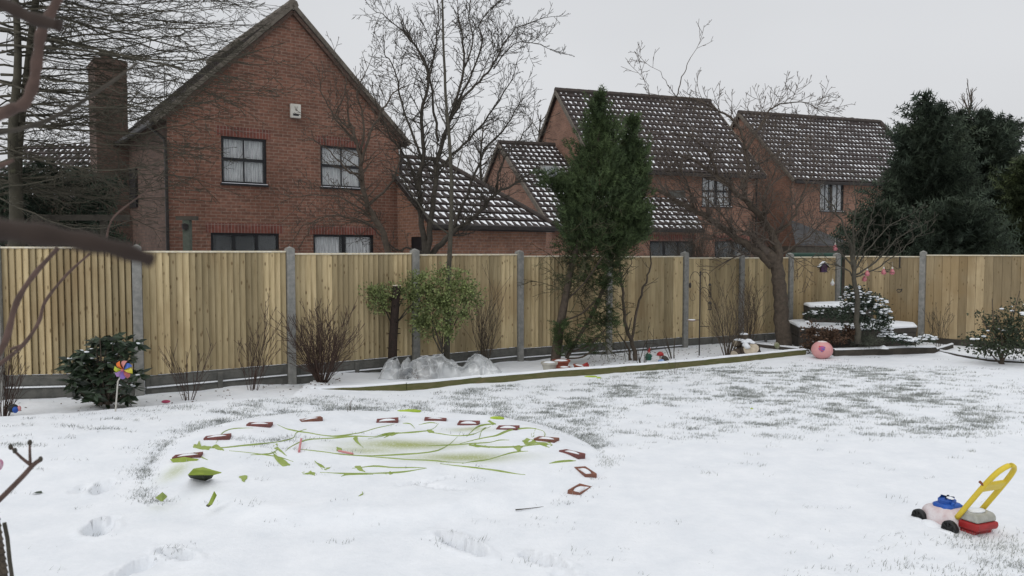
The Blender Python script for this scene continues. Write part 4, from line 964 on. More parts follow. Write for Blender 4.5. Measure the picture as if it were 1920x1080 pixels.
clump_crown(m, [(470, 1135, 1165), (520, 1125, 1158), (560, 1118, 1160), (600, 1104, 1162), (630, 1080, 1162), (655, 1062, 1140), (668, 1075, 1110)], YC - .1, 48, 24, .12, .10, R_, out=1, up=.15, sq=.5, ragged=.3)
clump_crown(m, [(605, 1042, 1060), (640, 1038, 1078), (660, 1044, 1070)], YC - .1, 16, 26, .09, .09, R_, out=.8, up=.4, sq=.5)
clump_crown(m, [(435, 1052, 1196), (470, 1058, 1182), (500, 1064, 1168), (535, 1068, 1160)], YC, 20, 28, .14, .12, R_, out=.9, up=.2, sq=.6, ragged=.3)
m.build('crown', LEAF_CY, root)
m = MB(); clump_crown(m, [(420, 1046, 1185), (470, 1050, 1172), (520, 1056, 1158), (560, 1062, 1140), (590, 1072, 1120)], YC, 22, 24, .16, .10, R_, out=.8, up=-.1, sq=.5)
o_ = dict(up=0.0, wig=.25, den=8, ang=.9, ratio=.5, seg=.1, rmin=.0035)
for j in range(60): twig(m, P(R_.uniform(1055, 1130), R_.uniform(420, 650), YC + R_.uniform(-.2, .2)), Vector((R_.uniform(-.4, 1.2), R_.uniform(-.8, .5), R_.uniform(-.4, .7))), R_.uniform(.3, .8), .009, 2, o_, R_)
m.build('dead_inner_growth', LEAF_CYB, root)
# ---- dark conifers beyond the fence on the right
def conifer(label, Y, base, tab, K, cr, seed, mat, blobs=(), n=34, size=.24, up=.45, core=1500):
    R_ = random.Random(seed); b0 = P(base, 480, Y); root = thing('conifer_tree', label, 'tree', (b0.x, b0.y, 0))
    mt = MB(); mt.tube([Vector((b0.x, b0.y, -.15)), P((tab[0][1] + tab[0][2]) / 2, tab[0][0] + 4, Y)], [.2, .015], 8); mt.build('trunk', BARK_D, root)
    m = MB(); clump_crown(m, tab, Y, K, n, cr, size, R_, tall=.9, out=1.0, up=up, aspect=.6, core=core, ragged=.35)
    for tb, k2 in blobs: clump_crown(m, tb, Y, k2, n, cr * .7, size * .8, R_, tall=.6, out=1.0, up=up, aspect=.6, ragged=.3)
    m.build('crown', mat, root); return root
conifer('tallest dark green conifer at the right, its ragged double tip above the house roof', 20.0, 1735, [(176, 1732, 1739), (195, 1722, 1748), (215, 1716, 1768), (250, 1706, 1782), (275, 1690, 1795), (310, 1672, 1808), (350, 1662, 1815), (420, 1650, 1820), (500, 1655, 1820)], 190, .42, 61, LEAF_DK,
        [([(202, 1756, 1762), (215, 1745, 1772)], 4), ([(250, 1686, 1712), (275, 1680, 1710)], 6)])
conifer('broad dark conifer at the right with a rounded uneven top, behind the tallest one', 21.0, 1855, [(222, 1830, 1866), (240, 1800, 1890), (280, 1782, 1905), (340, 1775, 1915), (420, 1780, 1925), (500, 1785, 1925)], 190, .42, 62, LEAF_DK,
        [([(208, 1792, 1800), (222, 1785, 1808), (245, 1785, 1812)], 8), ([(228, 1880, 1898), (250, 1875, 1912)], 8), ([(212, 1845, 1852), (225, 1840, 1858)], 4)])
conifer('yellowish green conifer cut off by the right edge of the view', 18.5, 1925, [(306, 1908, 1940), (335, 1890, 1960), (380, 1895, 1970), (440, 1880, 1970), (500, 1885, 1970)], 80, .35, 63, LEAF_YG, core=500)
conifer('low dark evergreen filling the gap between the brick house and the tallest conifer', 19.0, 1660, [(388, 1645, 1665), (415, 1625, 1685), (445, 1615, 1700), (480, 1612, 1705), (510, 1612, 1700)], 50, .3, 64, LEAF_DK, core=400)
conifer('dark lower evergreen below the broad conifer, right behind the fence', 18.0, 1790, [(385, 1780, 1810), (410, 1745, 1845), (445, 1725, 1875), (500, 1725, 1885)], 80, .33, 65, LEAF_DK, core=600)
# ---- dark evergreen masses at the left behind the fence
conifer('dark evergreen hedge bush behind the fence under the big layered tree', 14.5, 90, [(325, 60, 120), (350, -20, 175), (385, -60, 190), (430, -60, 196), (490, -60, 196)], 55, .28, 66, LEAF_DK, core=250, up=.3)

# ---------------------------------------------------------------- leafy shrubs
def leaf_blob(m, c, r, n, L_, w_, R_, mi=0, snow=0.0, smi=1, shell=.5, up=.2, clump=.3, nf=3.0):
    done = 0; tr = 0
    while done < n and tr < n * 8:
        tr += 1; v = rvec(R_); q = R_.uniform(shell, 1.0); p = Vector((c[0] + v.x * r[0] * q, c[1] + v.y * r[1] * q, c[2] + v.z * r[2] * q))
        if noise.noise(p * nf) < -clump: continue
        d = v + rvec(R_) * .9 + Vector((0, 0, up)); k = mi
        leaf(m, p, d, L_ * R_.uniform(.6, 1.3), w_ * R_.uniform(.7, 1.2), R_, k); done += 1
        if snow and v.z > -.1 and q > .6 and R_.random() < snow:
            s_ = L_ * R_.uniform(.5, 1.1); m.ellipsoid(p + Vector((0, 0, L_ * .25)), (s_, s_ * .8, s_ * .35), 6, 4, smi)
def stems(m, base, tips, r, R_):
    for t in tips:
        mid = base.lerp(t, .5) + rvec(R_) * .06; m.tube([base + rvec(R_) * .03, mid, t], [r, r * .7, r * .35], 5)
# variegated bush at the cut stump
R_ = random.Random(71); Yh = 10.9; bc = P(835, 575, Yh); root = thing('leafy_bush', 'loose bush of small light green variegated leaves around the thin grey trunk', 'bush', (bc.x, Yh, 0))
m = MB()
for px, py, rx, rz, n in ((830, 570, 52, 48, 1500), (800, 545, 40, 35, 500), (860, 540, 35, 32, 480), (800, 610, 30, 36, 480), (840, 620, 22, 28, 260), (880, 555, 20, 25, 150), (745, 545, 35, 17, 200), (712, 560, 32, 24, 340), (700, 545, 30, 16, 170), (890, 560, 26, 30, 170), (868, 590, 26, 20, 140), (775, 560, 30, 26, 260), (785, 600, 22, 30, 240), (790, 520, 40, 16, 200), (860, 515, 30, 14, 70), (770, 535, 25, 18, 120), (830, 510, 30, 18, 110), (715, 580, 20, 12, 70), (695, 545, 16, 10, 30)):
    c = P(px, py, Yh + R_.uniform(-.1, .1)); leaf_blob(m, c, (rx / FPX * Yh, .22, rz / FPX * Yh), int(n * 1.6), .042, .027, R_, shell=.0, clump=.14, nf=11)
m.build('leaves', LEAF_HO, root)
m = MB(); b0 = P(830, 660, Yh); stems(m, P(738, 610, Yh + .02), [P(775, 575, Yh), P(800, 545, Yh), P(715, 560, Yh), P(765, 540, Yh), P(700, 545, Yh)], .012, R_); stems(m, b0, [P(x, y, Yh) for x, y in ((800, 560), (830, 540), (860, 530), (880, 560), (810, 600), (790, 520))], .012, R_); m.build('stems', BARK_D, root)
# cut dark trunk
root = thing('tree_stump', 'dark ivy-stemmed cut trunk with a pale sawn top standing left of the leafy bush', 'stump', (P(738, 670, 10.8).x, 10.8, 0))
m = MB(); pts = smooth_path([P(735, 700, 10.8), P(737, 640, 10.8), P(740, 590, 10.8), P(744, 536, 10.8)]); m.tube(pts, [.066 - .001 * i for i in range(13)], 10)
for j in range(26):
    i = R_.randint(1, 11); a = R_.uniform(0, 6.28); p = pts[i]; m.tube([p, p + Vector((math.cos(a) * .1, math.sin(a) * .1, R_.uniform(-.02, .05)))], [.014, .008], 4)
m.build('trunk', M_('stump_bark', (0.035, 0.022, 0.018), (0.02, 0.015, 0.012), 20, .9, bump=.5), root)
m = MB(); t_ = pts[-1]; m.lathe([(.057, 0), (.057, .012), (0, .014)], 12, 0, Matrix.Translation(t_)); m.build('cut_top', M_('sawn_wood', (0.5, .42, .32), (.62, .58, .5), 20, .8), root)
# rhododendron
Yr = 8.35; c0 = P(195, 690, Yr); root = thing('rhododendron', 'dark glossy broad-leaved evergreen shrub behind the toy windmill', 'shrub', (c0.x, Yr, .1)); R_ = random.Random(72); m = MB(); mst = MB(); gz = P(195, 757, Yr).z
for k in range(120):
    a = R_.uniform(0, 6.28); q = R_.random() ** .5; px = 195 + 72 * q * math.cos(a); py = R_.uniform(632, 752)
    top = 648 - 22 * math.cos((px - 215) / 30) if px > 180 else 655
    if py < top: py = top + R_.uniform(0, 20)
    if py > 725: px = 195 + (px - 195) * .8
    p = P(px, py, Yr + .32 * q * math.sin(a)); d0 = Vector((math.cos(a) * .6, math.sin(a) * .5, .8))
    if k % 3 == 0: mst.tube([Vector((c0.x + R_.uniform(-.08, .08), Yr + R_.uniform(-.05, .05), gz)), (p + Vector((c0.x, Yr, gz))) / 2 + rvec(R_) * .05, p], [.012, .008, .005], 5)
    for j in range(9):
        b_ = 6.28 * j / 9 + R_.uniform(-.3, .3); d = Vector((math.cos(b_), math.sin(b_), R_.uniform(-.7, .4)))
        leaf(m, p, d, R_.uniform(.10, .16), .050, R_, 0, .1)
    if R_.random() < .2: m.ellipsoid(p + Vector((0, 0, .015)), (.03, .022, .01), 6, 4, 1)
m.build('leaves', [LEAF_RH, SNOW], root); mst.build('stems', BARK, root)
# right edge shrub
Yb = 12.2; R_ = random.Random(73); c0 = P(1880, 640, Yb); root = thing('evergreen_shrub', 'large spreading evergreen shrub against the right fence, touched with snow', 'shrub', (c0.x, Yb, 0)); m = MB()
for px, py, rx, rz, n in ((1880, 640, 60, 28, 1100), (1900, 605, 40, 32, 600), (1850, 655, 45, 14, 350), (1860, 610, 25, 18, 200), (1920, 640, 40, 40, 600), (1840, 590, 20, 8, 40), (1915, 575, 20, 20, 100), (1830, 635, 22, 15, 120)):
    leaf_blob(m, P(px, py, Yb + R_.uniform(-.1, .1)), (rx / FPX * Yb, .4, rz / FPX * Yb), n, .05, .03, R_, snow=.035, shell=.1, nf=6)
m.build('leaves', [LEAF_SH, SNOW], root); m = MB(); stems(m, Vector((c0.x, Yb, -.02)), [P(x, y, Yb) for x, y in ((1835, 585), (1850, 610), (1870, 590), (1912, 545), (1900, 580), (1840, 640), (1930, 590), (1860, 560))], .014, R_); m.build('stems', BARK, root)
# ---------------------------------------------------------------- twiggy bushes in the bed
def twiggy(name, label, px, py, Y, n, h, spread, seed, mat, r=.006, o=None, lean=0, lvl=1, cat='shrub'):
    R_ = random.Random(seed); b0 = P(px, py, Y); b0.z = height(b0.x, b0.y) if Y < 17 else -.1; root = thing(name, label, cat, tuple(b0)); m = MB()
    o = o or dict(up=.05, wig=.10, den=7, ang=.45, ratio=.45, seg=.1, rmin=.0027)
    for i in range(n):
        a = R_.uniform(0, 6.28); q = R_.random() ** .6
        d = Vector((math.cos(a) * q * spread + lean, math.sin(a) * q * spread * .6, 1)); p = b0 + Vector((math.cos(a) * .06 * q, math.sin(a) * .05 * q, -.02))
        twig(m, p, d, h * R_.uniform(.55, 1.05), r * R_.uniform(.7, 1.3), lvl, o, R_)
    m.build('stems', mat, root); return root
twiggy('bare_bush', 'dense dark brown bare bush in front of the second full fence post from the left', 603, 722, 9.95, 52, 1.0, .75, 81, TWIG_R, .007, lvl=2, o=dict(up=.03, wig=.13, den=6, ang=.5, ratio=.45, seg=.1, rmin=.0028))
twiggy('bare_bush', 'thin wispy bare bush just right of the dark broad-leaved evergreen', 352, 748, 8.9, 11, .72, .45, 82, TWIG_R, .004, lvl=1)
twiggy('bare_bush', 'tall sparse reddish bare bush just left of the dense dark brown bush', 474, 735, 9.6, 9, 1.0, .35, 83, TWIG_R, .0045, lean=.08, lvl=2)
twiggy('bare_bush', 'open fan of long pale brown stems to the right of the leafy bush', 905, 690, 11.7, 15, 1.35, .22, 84, BARK, .008, lean=.05)
twiggy('bare_bush', 'airy bare sapling with fine upright stems beside the log stump', 1365, 668, 13.0, 14, 1.25, .45, 85, BARK, .009, lvl=2)
twiggy('bare_bush', 'thin bare bush with arching stems against the fence between log stump and thick trunk', 1405, 640, 14.2, 12, 1.2, .35, 86, BARK, .008, lvl=2)
twiggy('bare_bush', 'dark brown stems at the far left edge in front of the fence', 5, 762, 8.1, 20, .7, .5, 87, TWIG_R, .005, lean=.1)
twiggy('rose_stems', 'short dark pruned rose stems beside the red and green ornaments', 1262, 684, 12.7, 6, .50, .28, 88, BARK_D, .009, lvl=0, lean=-.15)
twiggy('rose_stems', 'low fan of dark pruned stems at the foot of the twin-stemmed shrub', 1205, 692, 12.3, 9, .36, .6, 89, BARK_D, .008, lvl=0)
twiggy('dry_stalks', 'small clump of dry stalks sticking out of the lawn beyond the pool cover', 655, 778, 8.2, 5, .15, .4, 90, BARK, .003, lvl=0, cat='stalks')
twiggy('dry_stalks', 'a few dry stems in the lawn snow just in front of the mossy edging', 1265, 706, 11.2, 5, .22, .7, 91, BARK, .003, lvl=0, cat='stalks')
twiggy('climbing_plant', 'thin dark climber scrambling low on the right fence beside its post', 1762, 632, 14.4, 8, .8, .35, 92, BARK_D, .005, lvl=2, cat='plant')
twiggy('bare_hedge', 'tangle of bare twigs behind the fence below the middle house', 1330, 480, 17.5, 40, 2.3, .8, 93, BARK_D, .012, lvl=2)
# ================================================================ EDGING, BEDS
def board(root, name, A, B, h, t, mat, snow=True, z0=-.08):
    A, B = Vector(A), Vector(B); d = (B - A).normalized(); nn = Vector((-d.y, d.x, 0)) * t / 2
    za, zb = A.z, B.z; m = MB(); seg = max(1, int((B - A).length / .5)); 
    lo, hi = [], []
    for i in range(seg + 1):
        q = A.lerp(B, i / seg); w_ = rnd.uniform(-.006, .006); lo.append((q - nn, q + nn, q.z + z0)); hi.append(q.z + h + w_)
    for i in range(seg):
        a, b_ = lo[i], lo[i + 1]
        m.hexa([Vector((a[0].x, a[0].y, a[2])), Vector((b_[0].x, b_[0].y, b_[2])), Vector((b_[1].x, b_[1].y, b_[2])), Vector((a[1].x, a[1].y, a[2])),
                Vector((a[0].x, a[0].y, hi[i])), Vector((b_[0].x, b_[0].y, hi[i + 1])), Vector((b_[1].x, b_[1].y, hi[i + 1])), Vector((a[1].x, a[1].y, hi[i]))])
    o = m.build(name, mat, root)
    if snow:
        m = MB(); n2 = seg * 6
        for i in range(n2 + 1):
            q = A.lerp(B, i / n2); k = min(seg - 1, i * seg // n2); f_ = i * seg / n2 - k; hz = hi[k] * (1 - f_) + hi[k + 1] * f_
            for s_, zz in ((-1.03, .001), (-.95, .016), (0, .026), (.95, .016), (1.03, .001)):
                m.v.append((q.x + nn.x * s_, q.y + nn.y * s_, hz + zz + .006 * noise.noise(Vector((q.x * 5, q.y * 5, s_)))))
        for i in range(n2):
            for k in range(4): a = i * 5 + k; m.f.append((a, a + 5, a + 6, a + 1)); m.mi.append(0)
        m.build('snow_cap', SNOW, root, smooth=True)
    return o
e_pts = [G(px, py, 0) for px, py in ((580, 744), (760, 733), (900, 720), (1070, 706), (1250, 692), (1400, 677), (1508, 666))]
lab = 'long low mossy timber edging between the lawn and the planting bed along the fence'
rt = thing('garden_edging', lab, 'edging', tuple(e_pts[0]))
for a, b_ in zip(e_pts, e_pts[1:]): board(rt, 'edging_board', a + Vector((0, .02, 0)), b_ + Vector((0, .02, 0)), .095, .09, MOSSY)
f_pts = [G(px, py, 0) for px, py in ((1562, 668), (1650, 667), (1752, 662))]
rt = thing('garden_edging', 'thick straight weathered timber edging with a flat snow top right of the pink ball', 'edging', tuple(f_pts[0]))
board(rt, 'edging_board', f_pts[0] + Vector((0, .05, 0)), f_pts[2] + Vector((0, .05, 0)), .105, .16, DKTIMB)
g_pts = [G(px, py, 0) for px, py in ((1758, 660), (1800, 668), (1850, 677), (1935, 683))]
rt = thing('garden_edging', 'thin dark lawn edging curving to the right edge of the view under the evergreen shrub', 'edging', tuple(g_pts[0]))
for a, b_ in zip(g_pts, g_pts[1:]): board(rt, 'edging_board', a, b_, .03, .04, DKTIMB, z0=-.05)
rt = thing('garden_edging', 'short dark edging piece leading back from the corner towards the right fence', 'edging', tuple(G(1752, 659, .02)))
board(rt, 'edging_board', G(1754, 660, .02), G(1785, 651, .02), .05, .05, DKTIMB)
rt = thing('garden_edging', 'dark timber edging running back from the log stump to the raised bed', 'edging', tuple(G(1405, 652, .0)))
board(rt, 'edging_board', Vector((*P(1400, 648, 14.5).xy, .0)), Vector((*P(1500, 662, 13.6).xy, .0)), .07, .08, DKTIMB)

# raised bed: stacked tiers in the corner
def tier(name, label, pts, z0, z1, mat, cat='raised bed'):
    c = sum((Vector((*p, 0)) for p in pts), Vector()) / len(pts); rt = thing(name, label, cat, (c.x, c.y, z0)); m = MB(); n = len(pts)
    rows = max(1, round((z1 - z0) / .09))
    for k in range(rows):
        a, b_ = z0 + (z1 - z0) * k / rows, z0 + (z1 - z0) * (k + 1) / rows - .006; s_ = 1 - .006 * (k % 2)
        P0 = [(c.x + (p[0] - c.x) * s_, c.y + (p[1] - c.y) * s_) for p in pts]
        m.add([(x, y, a) for x, y in P0] + [(x, y, b_) for x, y in P0], [(i, (i + 1) % n, n + (i + 1) % n, n + i) for i in range(n)] + [tuple(range(n, 2 * n))])
    m.build('wall', mat, rt)
    m = MB(); rings = [(1.005, .0), (1.005, .02), (.985, .04), (.9, .05), (.5, .055)]
    for s_, zz in rings:
        for i in range(n):
            for j in range(6):
                x = pts[i][0] + (pts[(i + 1) % n][0] - pts[i][0]) * j / 6; y = pts[i][1] + (pts[(i + 1) % n][1] - pts[i][1]) * j / 6
                m.v.append((c.x + (x - c.x) * s_, c.y + (y - c.y) * s_, z1 + zz + (.012 * noise.noise(Vector((x * 4, y * 4, 0))) if zz else 0)))
    N_ = n * 6
    for r_ in range(len(rings) - 1):
        for i in range(N_): m.f.append((r_ * N_ + i, r_ * N_ + (i + 1) % N_, (r_ + 1) * N_ + (i + 1) % N_, (r_ + 1) * N_ + i)); m.mi.append(0)
    m.f.append(tuple((len(rings) - 1) * N_ + i for i in range(N_))); m.mi.append(0)
    m.build('snow_cap', SNOW, rt, smooth=True); return rt
def PX(px, Y): return ((px - 960) / FPX * Y, Y)
STONE = M_('dark_wall_blocks', (0.075, 0.065, 0.055), (0.045, 0.04, 0.036), 7, .9, bump=.5, c3=(0.12, .10, .08))
tier('raised_bed', 'lower snow-topped tier of the raised bed in the fence corner', [PX(1478, 15.2), PX(1500, 14.1), PX(1612, 13.55), PX(1722, 14.1), PX(1716, 14.75), PX(1580, 15.75)], -.05, .40, STONE)
tier('raised_bed', 'upper snow-topped dark tier of the raised bed behind the snowy shrub', [PX(1508, 15.15), PX(1520, 14.5), PX(1605, 14.35), PX(1640, 14.9), PX(1585, 15.6)], .455, .74, STONE)
# snowy shrubs around it
R_ = random.Random(101)
def shrub(name, label, Y, blobs, mats, L_, w_, seed, snow=.1, cat='shrub', nf=5, shell=.3):
    R_ = random.Random(seed); c0 = P(blobs[0][0], blobs[0][1], Y); root = thing(name, label, cat, (c0.x, Y, 0)); m = MB()
    for px, py, rx, rz, n in blobs:
        leaf_blob(m, P(px, py, Y), (rx / FPX * Y, rx / FPX * Y * .7, rz / FPX * Y), n, L_, w_, R_, snow=snow, shell=shell, nf=nf, clump=.25)
    m.build('foliage', mats, root); return root
shrub('snowy_shrub', 'rounded dark evergreen shrub dusted with snow behind the thin feeder tree', 13.3, [(1632, 585, 40, 36, 1500), (1610, 560, 34, 26, 800), (1590, 590, 30, 24, 600), (1650, 600, 24, 20, 500), (1600, 545, 18, 12, 160)], [LEAF_DK, SNOW], .045, .03, 102, snow=.16)
shrub('snowy_shrub', 'low dark trailing shrub speckled with snow hanging over the upper tier', 14.0, [(1545, 588, 28, 14, 500), (1520, 590, 16, 10, 200), (1575, 592, 18, 14, 260)], [LEAF_DK, SNOW], .04, .028, 103, snow=.1)
shrub('brown_shrub', 'low clump of rusty brown dead leaves at the front of the raised bed', 13.35, [(1560, 630, 38, 16, 700), (1590, 625, 22, 16, 300), (1520, 622, 20, 22, 260), (1535, 648, 22, 14, 260), (1513, 652, 12, 14, 130)], [LEAF_BR, SNOW], .05, .035, 104, snow=.04, shell=.1)
shrub('herb_clump', 'grey-green feathery herb clump beside the snowy low plants', 13.25, [(1625, 638, 32, 14, 900)], [LEAF_GR, SNOW], .06, .008, 105, snow=.0, shell=.1)
shrub('snowy_ground_plant', 'flat low plant almost covered by snow in front of the right fence post', 13.3, [(1675, 632, 26, 10, 300), (1700, 640, 24, 8, 260), (1735, 636, 22, 7, 160), (1665, 622, 14, 10, 120)], [LEAF_DK, SNOW], .05, .02, 106, snow=.5, shell=.2)
m = MB(); q = G(1662, 655, .12); rt = thing('snow_clod', 'small pointed lump of snow on the straight edging in front of the herbs', 'snow lump', tuple(q)); m.lathe([(.09, 0), (.06, .03), (0, .06)], 8, 0, Matrix.Translation(q + Vector((0, .1, 0)))); m.build('lump', SNOW, rt)

# ================================================================ POOL COVER
COVER = M_('green_tarpaulin', (0.20, 0.27, 0.035), (0.28, 0.35, 0.06), 10, .5, c3=(0.13, 0.18, 0.03)); CREASE = M_('tarpaulin_crease', (0.25, 0.33, 0.07), (0.33, 0.40, 0.13), 10, .6, c3=(.22, .30, .05)); HOLLOW_SHADE = M_('hollow_shade', (0.022, 0.03, 0.008), (0.01, 0.014, 0.006), 12, .6)  # last one: near-black that paints the shade under the lifted flaps
pc = thing('pool_cover', 'big round green tarpaulin cover lying flat under snow, its creases showing through', 'cover', (PC.x, PC.y, 0))
m = MB(); m.lathe([(PR - .12, -.05), (PR - .12, -.03), (PR - .4, -.012), (0, -.005)], 64, 0, Matrix.Translation((PC.x, PC.y, 0))); m.build('cover_sheet', COVER, pc)
creases = [  # (pixel path, width)
    ([(520, 808), (545, 815), (580, 820), (640, 820), (700, 805), (740, 793)], 3),
    ([(390, 853), (430, 850), (490, 842), (545, 832), (556, 820), (575, 813)], 3.5),
    ([(535, 852), (548, 843), (585, 830), (660, 820), (700, 818), (730, 812), (800, 808), (822, 793)], 4),
    ([(690, 823), (740, 812), (800, 807)], 3), ([(805, 810), (830, 813), (860, 816), (890, 813), (920, 798)], 3.5), ([(875, 817), (900, 798), (930, 792)], 4),
    ([(430, 856), (490, 860), (520, 862), (550, 868)], 3), ([(470, 862), (505, 858), (520, 850)], 4),
    
    ([(560, 848), (600, 850), (660, 853), (740, 850), (820, 843), (858, 817)], 3.5), ([(660, 853), (720, 855), (800, 862), (870, 867)], 3), ([(866, 868), (910, 860), (955, 848), (990, 845)], 3),
    ([(800, 834), (860, 832), (910, 830), (935, 824), (955, 824)], 3.5), ([(875, 830), (890, 835), (915, 838), (960, 838), (1010, 834), (1035, 834)], 3.5),
    ([(862, 830), (905, 820), (930, 816), (960, 806), (995, 803), (1018, 806)], 4.5), ([(898, 822), (903, 808), (912, 800)], 4),
    ([(600, 886), (640, 888), (700, 885), (760, 882), (800, 876)], 3), ([(660, 876), (700, 872), (740, 874), (800, 876)], 3),
    ([(826, 868), (880, 875), (940, 883), (985, 887)], 3.5), ([(1030, 868), (1055, 864), (1080, 858)], 4), ([(640, 893), (655, 889), (700, 887)], 3),
    ([(1018, 806), (1022, 812), (1020, 820)], 3),
    ([(672, 930), (680, 926), (679, 920)], 3.5), ([(720, 820), (735, 812), (745, 812)], 5), ([(755, 792), (770, 794), (778, 802)], 3), ([(785, 795), (805, 792), (820, 793)], 4),
    ([(405, 845), (418, 830), (440, 822), (475, 818)], 2), ([(350, 868), (365, 862), (378, 868), (390, 872)], 3)]
R_ = random.Random(5)
def cz(p, off): return Vector((p.x, p.y, height(p.x, p.y) + off))
for path, wpx in creases:
    m = MB(); gp = smooth_path([G(x, y, .06) for x, y in path], 4); n = len(gp); b = len(m.v)
    for i, p in enumerate(gp):
        t = (gp[min(i + 1, n - 1)] - gp[max(i - 1, 0)]).normalized(); s_ = Vector((-t.y, t.x, 0)); 
        k = min(1, 3.5 * i / n + .15, 3.5 * (n - 1 - i) / n + .15) * (.75 + .6 * noise.noise(p * 5)); hw = (.0045 + max(0, wpx - 3.6) * .0085) * max(.25, k) + .001; hh = .013 * max(.3, k) * (1 + (wpx - 3) * .16)
        for off, z in ((-1.0, -.006), (-.25, hh), (.25, hh * .8), (1.0, -.006)): m.v.append(tuple(cz(p + s_ * hw * off, z)))
    for i in range(n - 1):
        for k in range(3): a = b + i * 4 + k; m.f.append((a, a + 4, a + 5, a + 1)); m.mi.append(0)
    m.build('crease', CREASE, pc)
for poly in (((509,854),(515,855),(530,867),(544,875),(530,877),(515,865)), ((513,843),(520,842),(525,851),(538,861),(523,853),(515,849)), ((361,854),(374,843),(378,853),(396,852),(393,857),(381,857)), ((396,852),(404,848),(413,851),(420,857),(410,856),(402,853)),
             ((448,900),(457,897),(464,898),(458,907)), ((565,887),(583,885),(591,888),(591,894),(584,891),(571,890)), ((590,867),(599,872),(610,879),(619,878),(611,883),(604,881)), ((662,824),(668,819),(671,829),(681,839),(669,831)), ((631,841),(635,840),(642,846),(631,848)),
             ((979,828),(988,822),(1001,826),(1006,831),(1032,831),(1036,836),(1030,840),(1006,833),(985,835)), ((961,837),(980,835),(976,845),(971,846)), ((879,835),(892,832),(907,836),(918,840),(894,839)), ((914,789),(920,788),(930,794),(924,796)), ((999,805),(1005,803),(1001,819),(997,820)),
             ((724,815),(735,812),(742,814),(733,818)), ((800,808),(808,806),(814,811),(806,812)), ((664,874),(676,872),(685,884),(674,881)), ((722,884),(735,883),(736,886),(725,888))):
    pl2 = []
    for (xa, ya), (xb, yb) in zip(poly, poly[1:] + poly[:1]):
        for t in (0, .33, .66): pl2.append((xa + (xb - xa) * t + (R_.uniform(-1.6, 1.6) if t else 0), ya + (yb - ya) * t + (R_.uniform(-.7, .7) if t else 0)))
    V = [cz(G(x, y, .055), R_.uniform(-.004, .012)) for x, y in pl2]; n = len(V); V2 = [v - Vector((0, 0, .012)) for v in V]
    m = MB(); m.add(V + V2, [tuple(range(n)), tuple(reversed(range(n, 2 * n)))] + [(i, (i + 1) % n, n + (i + 1) % n, n + i) for i in range(n)]); m.build('fold', CREASE, pc)
# lifted flaps at the left
def flap(name, pts, mat, parent):
    m = MB(); V = [G(x, y, z) if z is not None else G(x, y, .05) for x, y, z in pts]
    V2 = [v + Vector((0, .006, .004)) for v in V]; n = len(V); m.add(V + V2, [tuple(range(n)), tuple(reversed(range(n, 2 * n)))] + [(i, (i + 1) % n, n + (i + 1) % n, n + i) for i in range(n)]); return m.build(name, mat, parent)
flap('lifted_flap', [(319, 862, .10), (345, 858, .13), (372, 862, .11), (348, 876, .06), (335, 878, .05)], COVER, pc)
flap('lifted_flap', [(352, 891, .16), (362, 880, .20), (380, 877, .21), (400, 883, .19), (415, 887, .17), (400, 891, .15), (380, 891, .15)], COVER, pc)
flap('flap_hollow_shade', [(353, 892, .15), (380, 892, .145), (400, 892, .14), (397, 897, .075), (385, 902, .068), (372, 898, .07), (356, 896, .072)], HOLLOW_SHADE, pc)  # dark sheet painted in for the shade under the flap
flap('lifted_flap', [(291, 934, .05), (304, 924, .13), (313, 932, .07), (304, 941, .04)], COVER, pc)
flap('lifted_flap', [(388, 950, .06), (400, 938, .09), (401, 922, .15), (406, 930, .12), (399, 944, .08), (393, 950, .06)], COVER, pc)
flap('flap_hollow_shade', [(386, 949, .062), (395, 940, .08), (398, 946, .07), (391, 951, .06)], DKTIMB, pc)  # timber colour reused here as painted shade under the flap
# bricks weighing down the rim
BR_M = M_('wet_red_brick', (0.22, 0.085, 0.075), (0.13, 0.055, 0.052), 14, .85, bump=.4, c3=(0.15, .10, .09)); BR_O = M_('brown_red_brick', (0.24, 0.105, 0.07), (0.15, 0.07, 0.055), 14, .8, bump=.4, c3=(0.09, .05, .045))
bl = [((487, 807), 5, BR_M, 'red brick on the pool cover, second counting from the left flap, near the lawn stubble'), ((584, 792), 28, BR_O, 'brown brick half filled with snow at the far left rim of the pool cover'),
      ((409, 832), 12, BR_M, 'long thin red brick outline on the pool cover, closest to the big lifted flap'), ((727, 785), 6, BR_M, 'brick lying flat on the far rim of the pool cover, left of a green scrap'),
      ((816, 782), 3, BR_M, 'brick lying flat on the far rim of the pool cover, right of a green scrap'), ((879, 788), -8, BR_M, 'dark red brick on the far rim of the pool cover, just past its farthest point'),
      ((953, 798), -14, BR_M, 'dark red snow-filled brick at the far right rim, behind a green fold'), ((1025, 821), -28, BR_O, 'brownish brick next to the widest green fold at the right of the pool cover'),
      ((1072, 843), -42, BR_M, 'red brick, third from the near end of the row on the right rim'), ((1097, 868), -70, BR_O, 'nearly square-looking brick at the rightmost point of the pool cover'),
      ((1086, 898), 62, BR_O, 'last brick of the row, mostly buried, nearest the camera on the right rim'), ((353, 861), 10, BR_M, 'mostly buried brick peeping out behind the lifted green flap')]
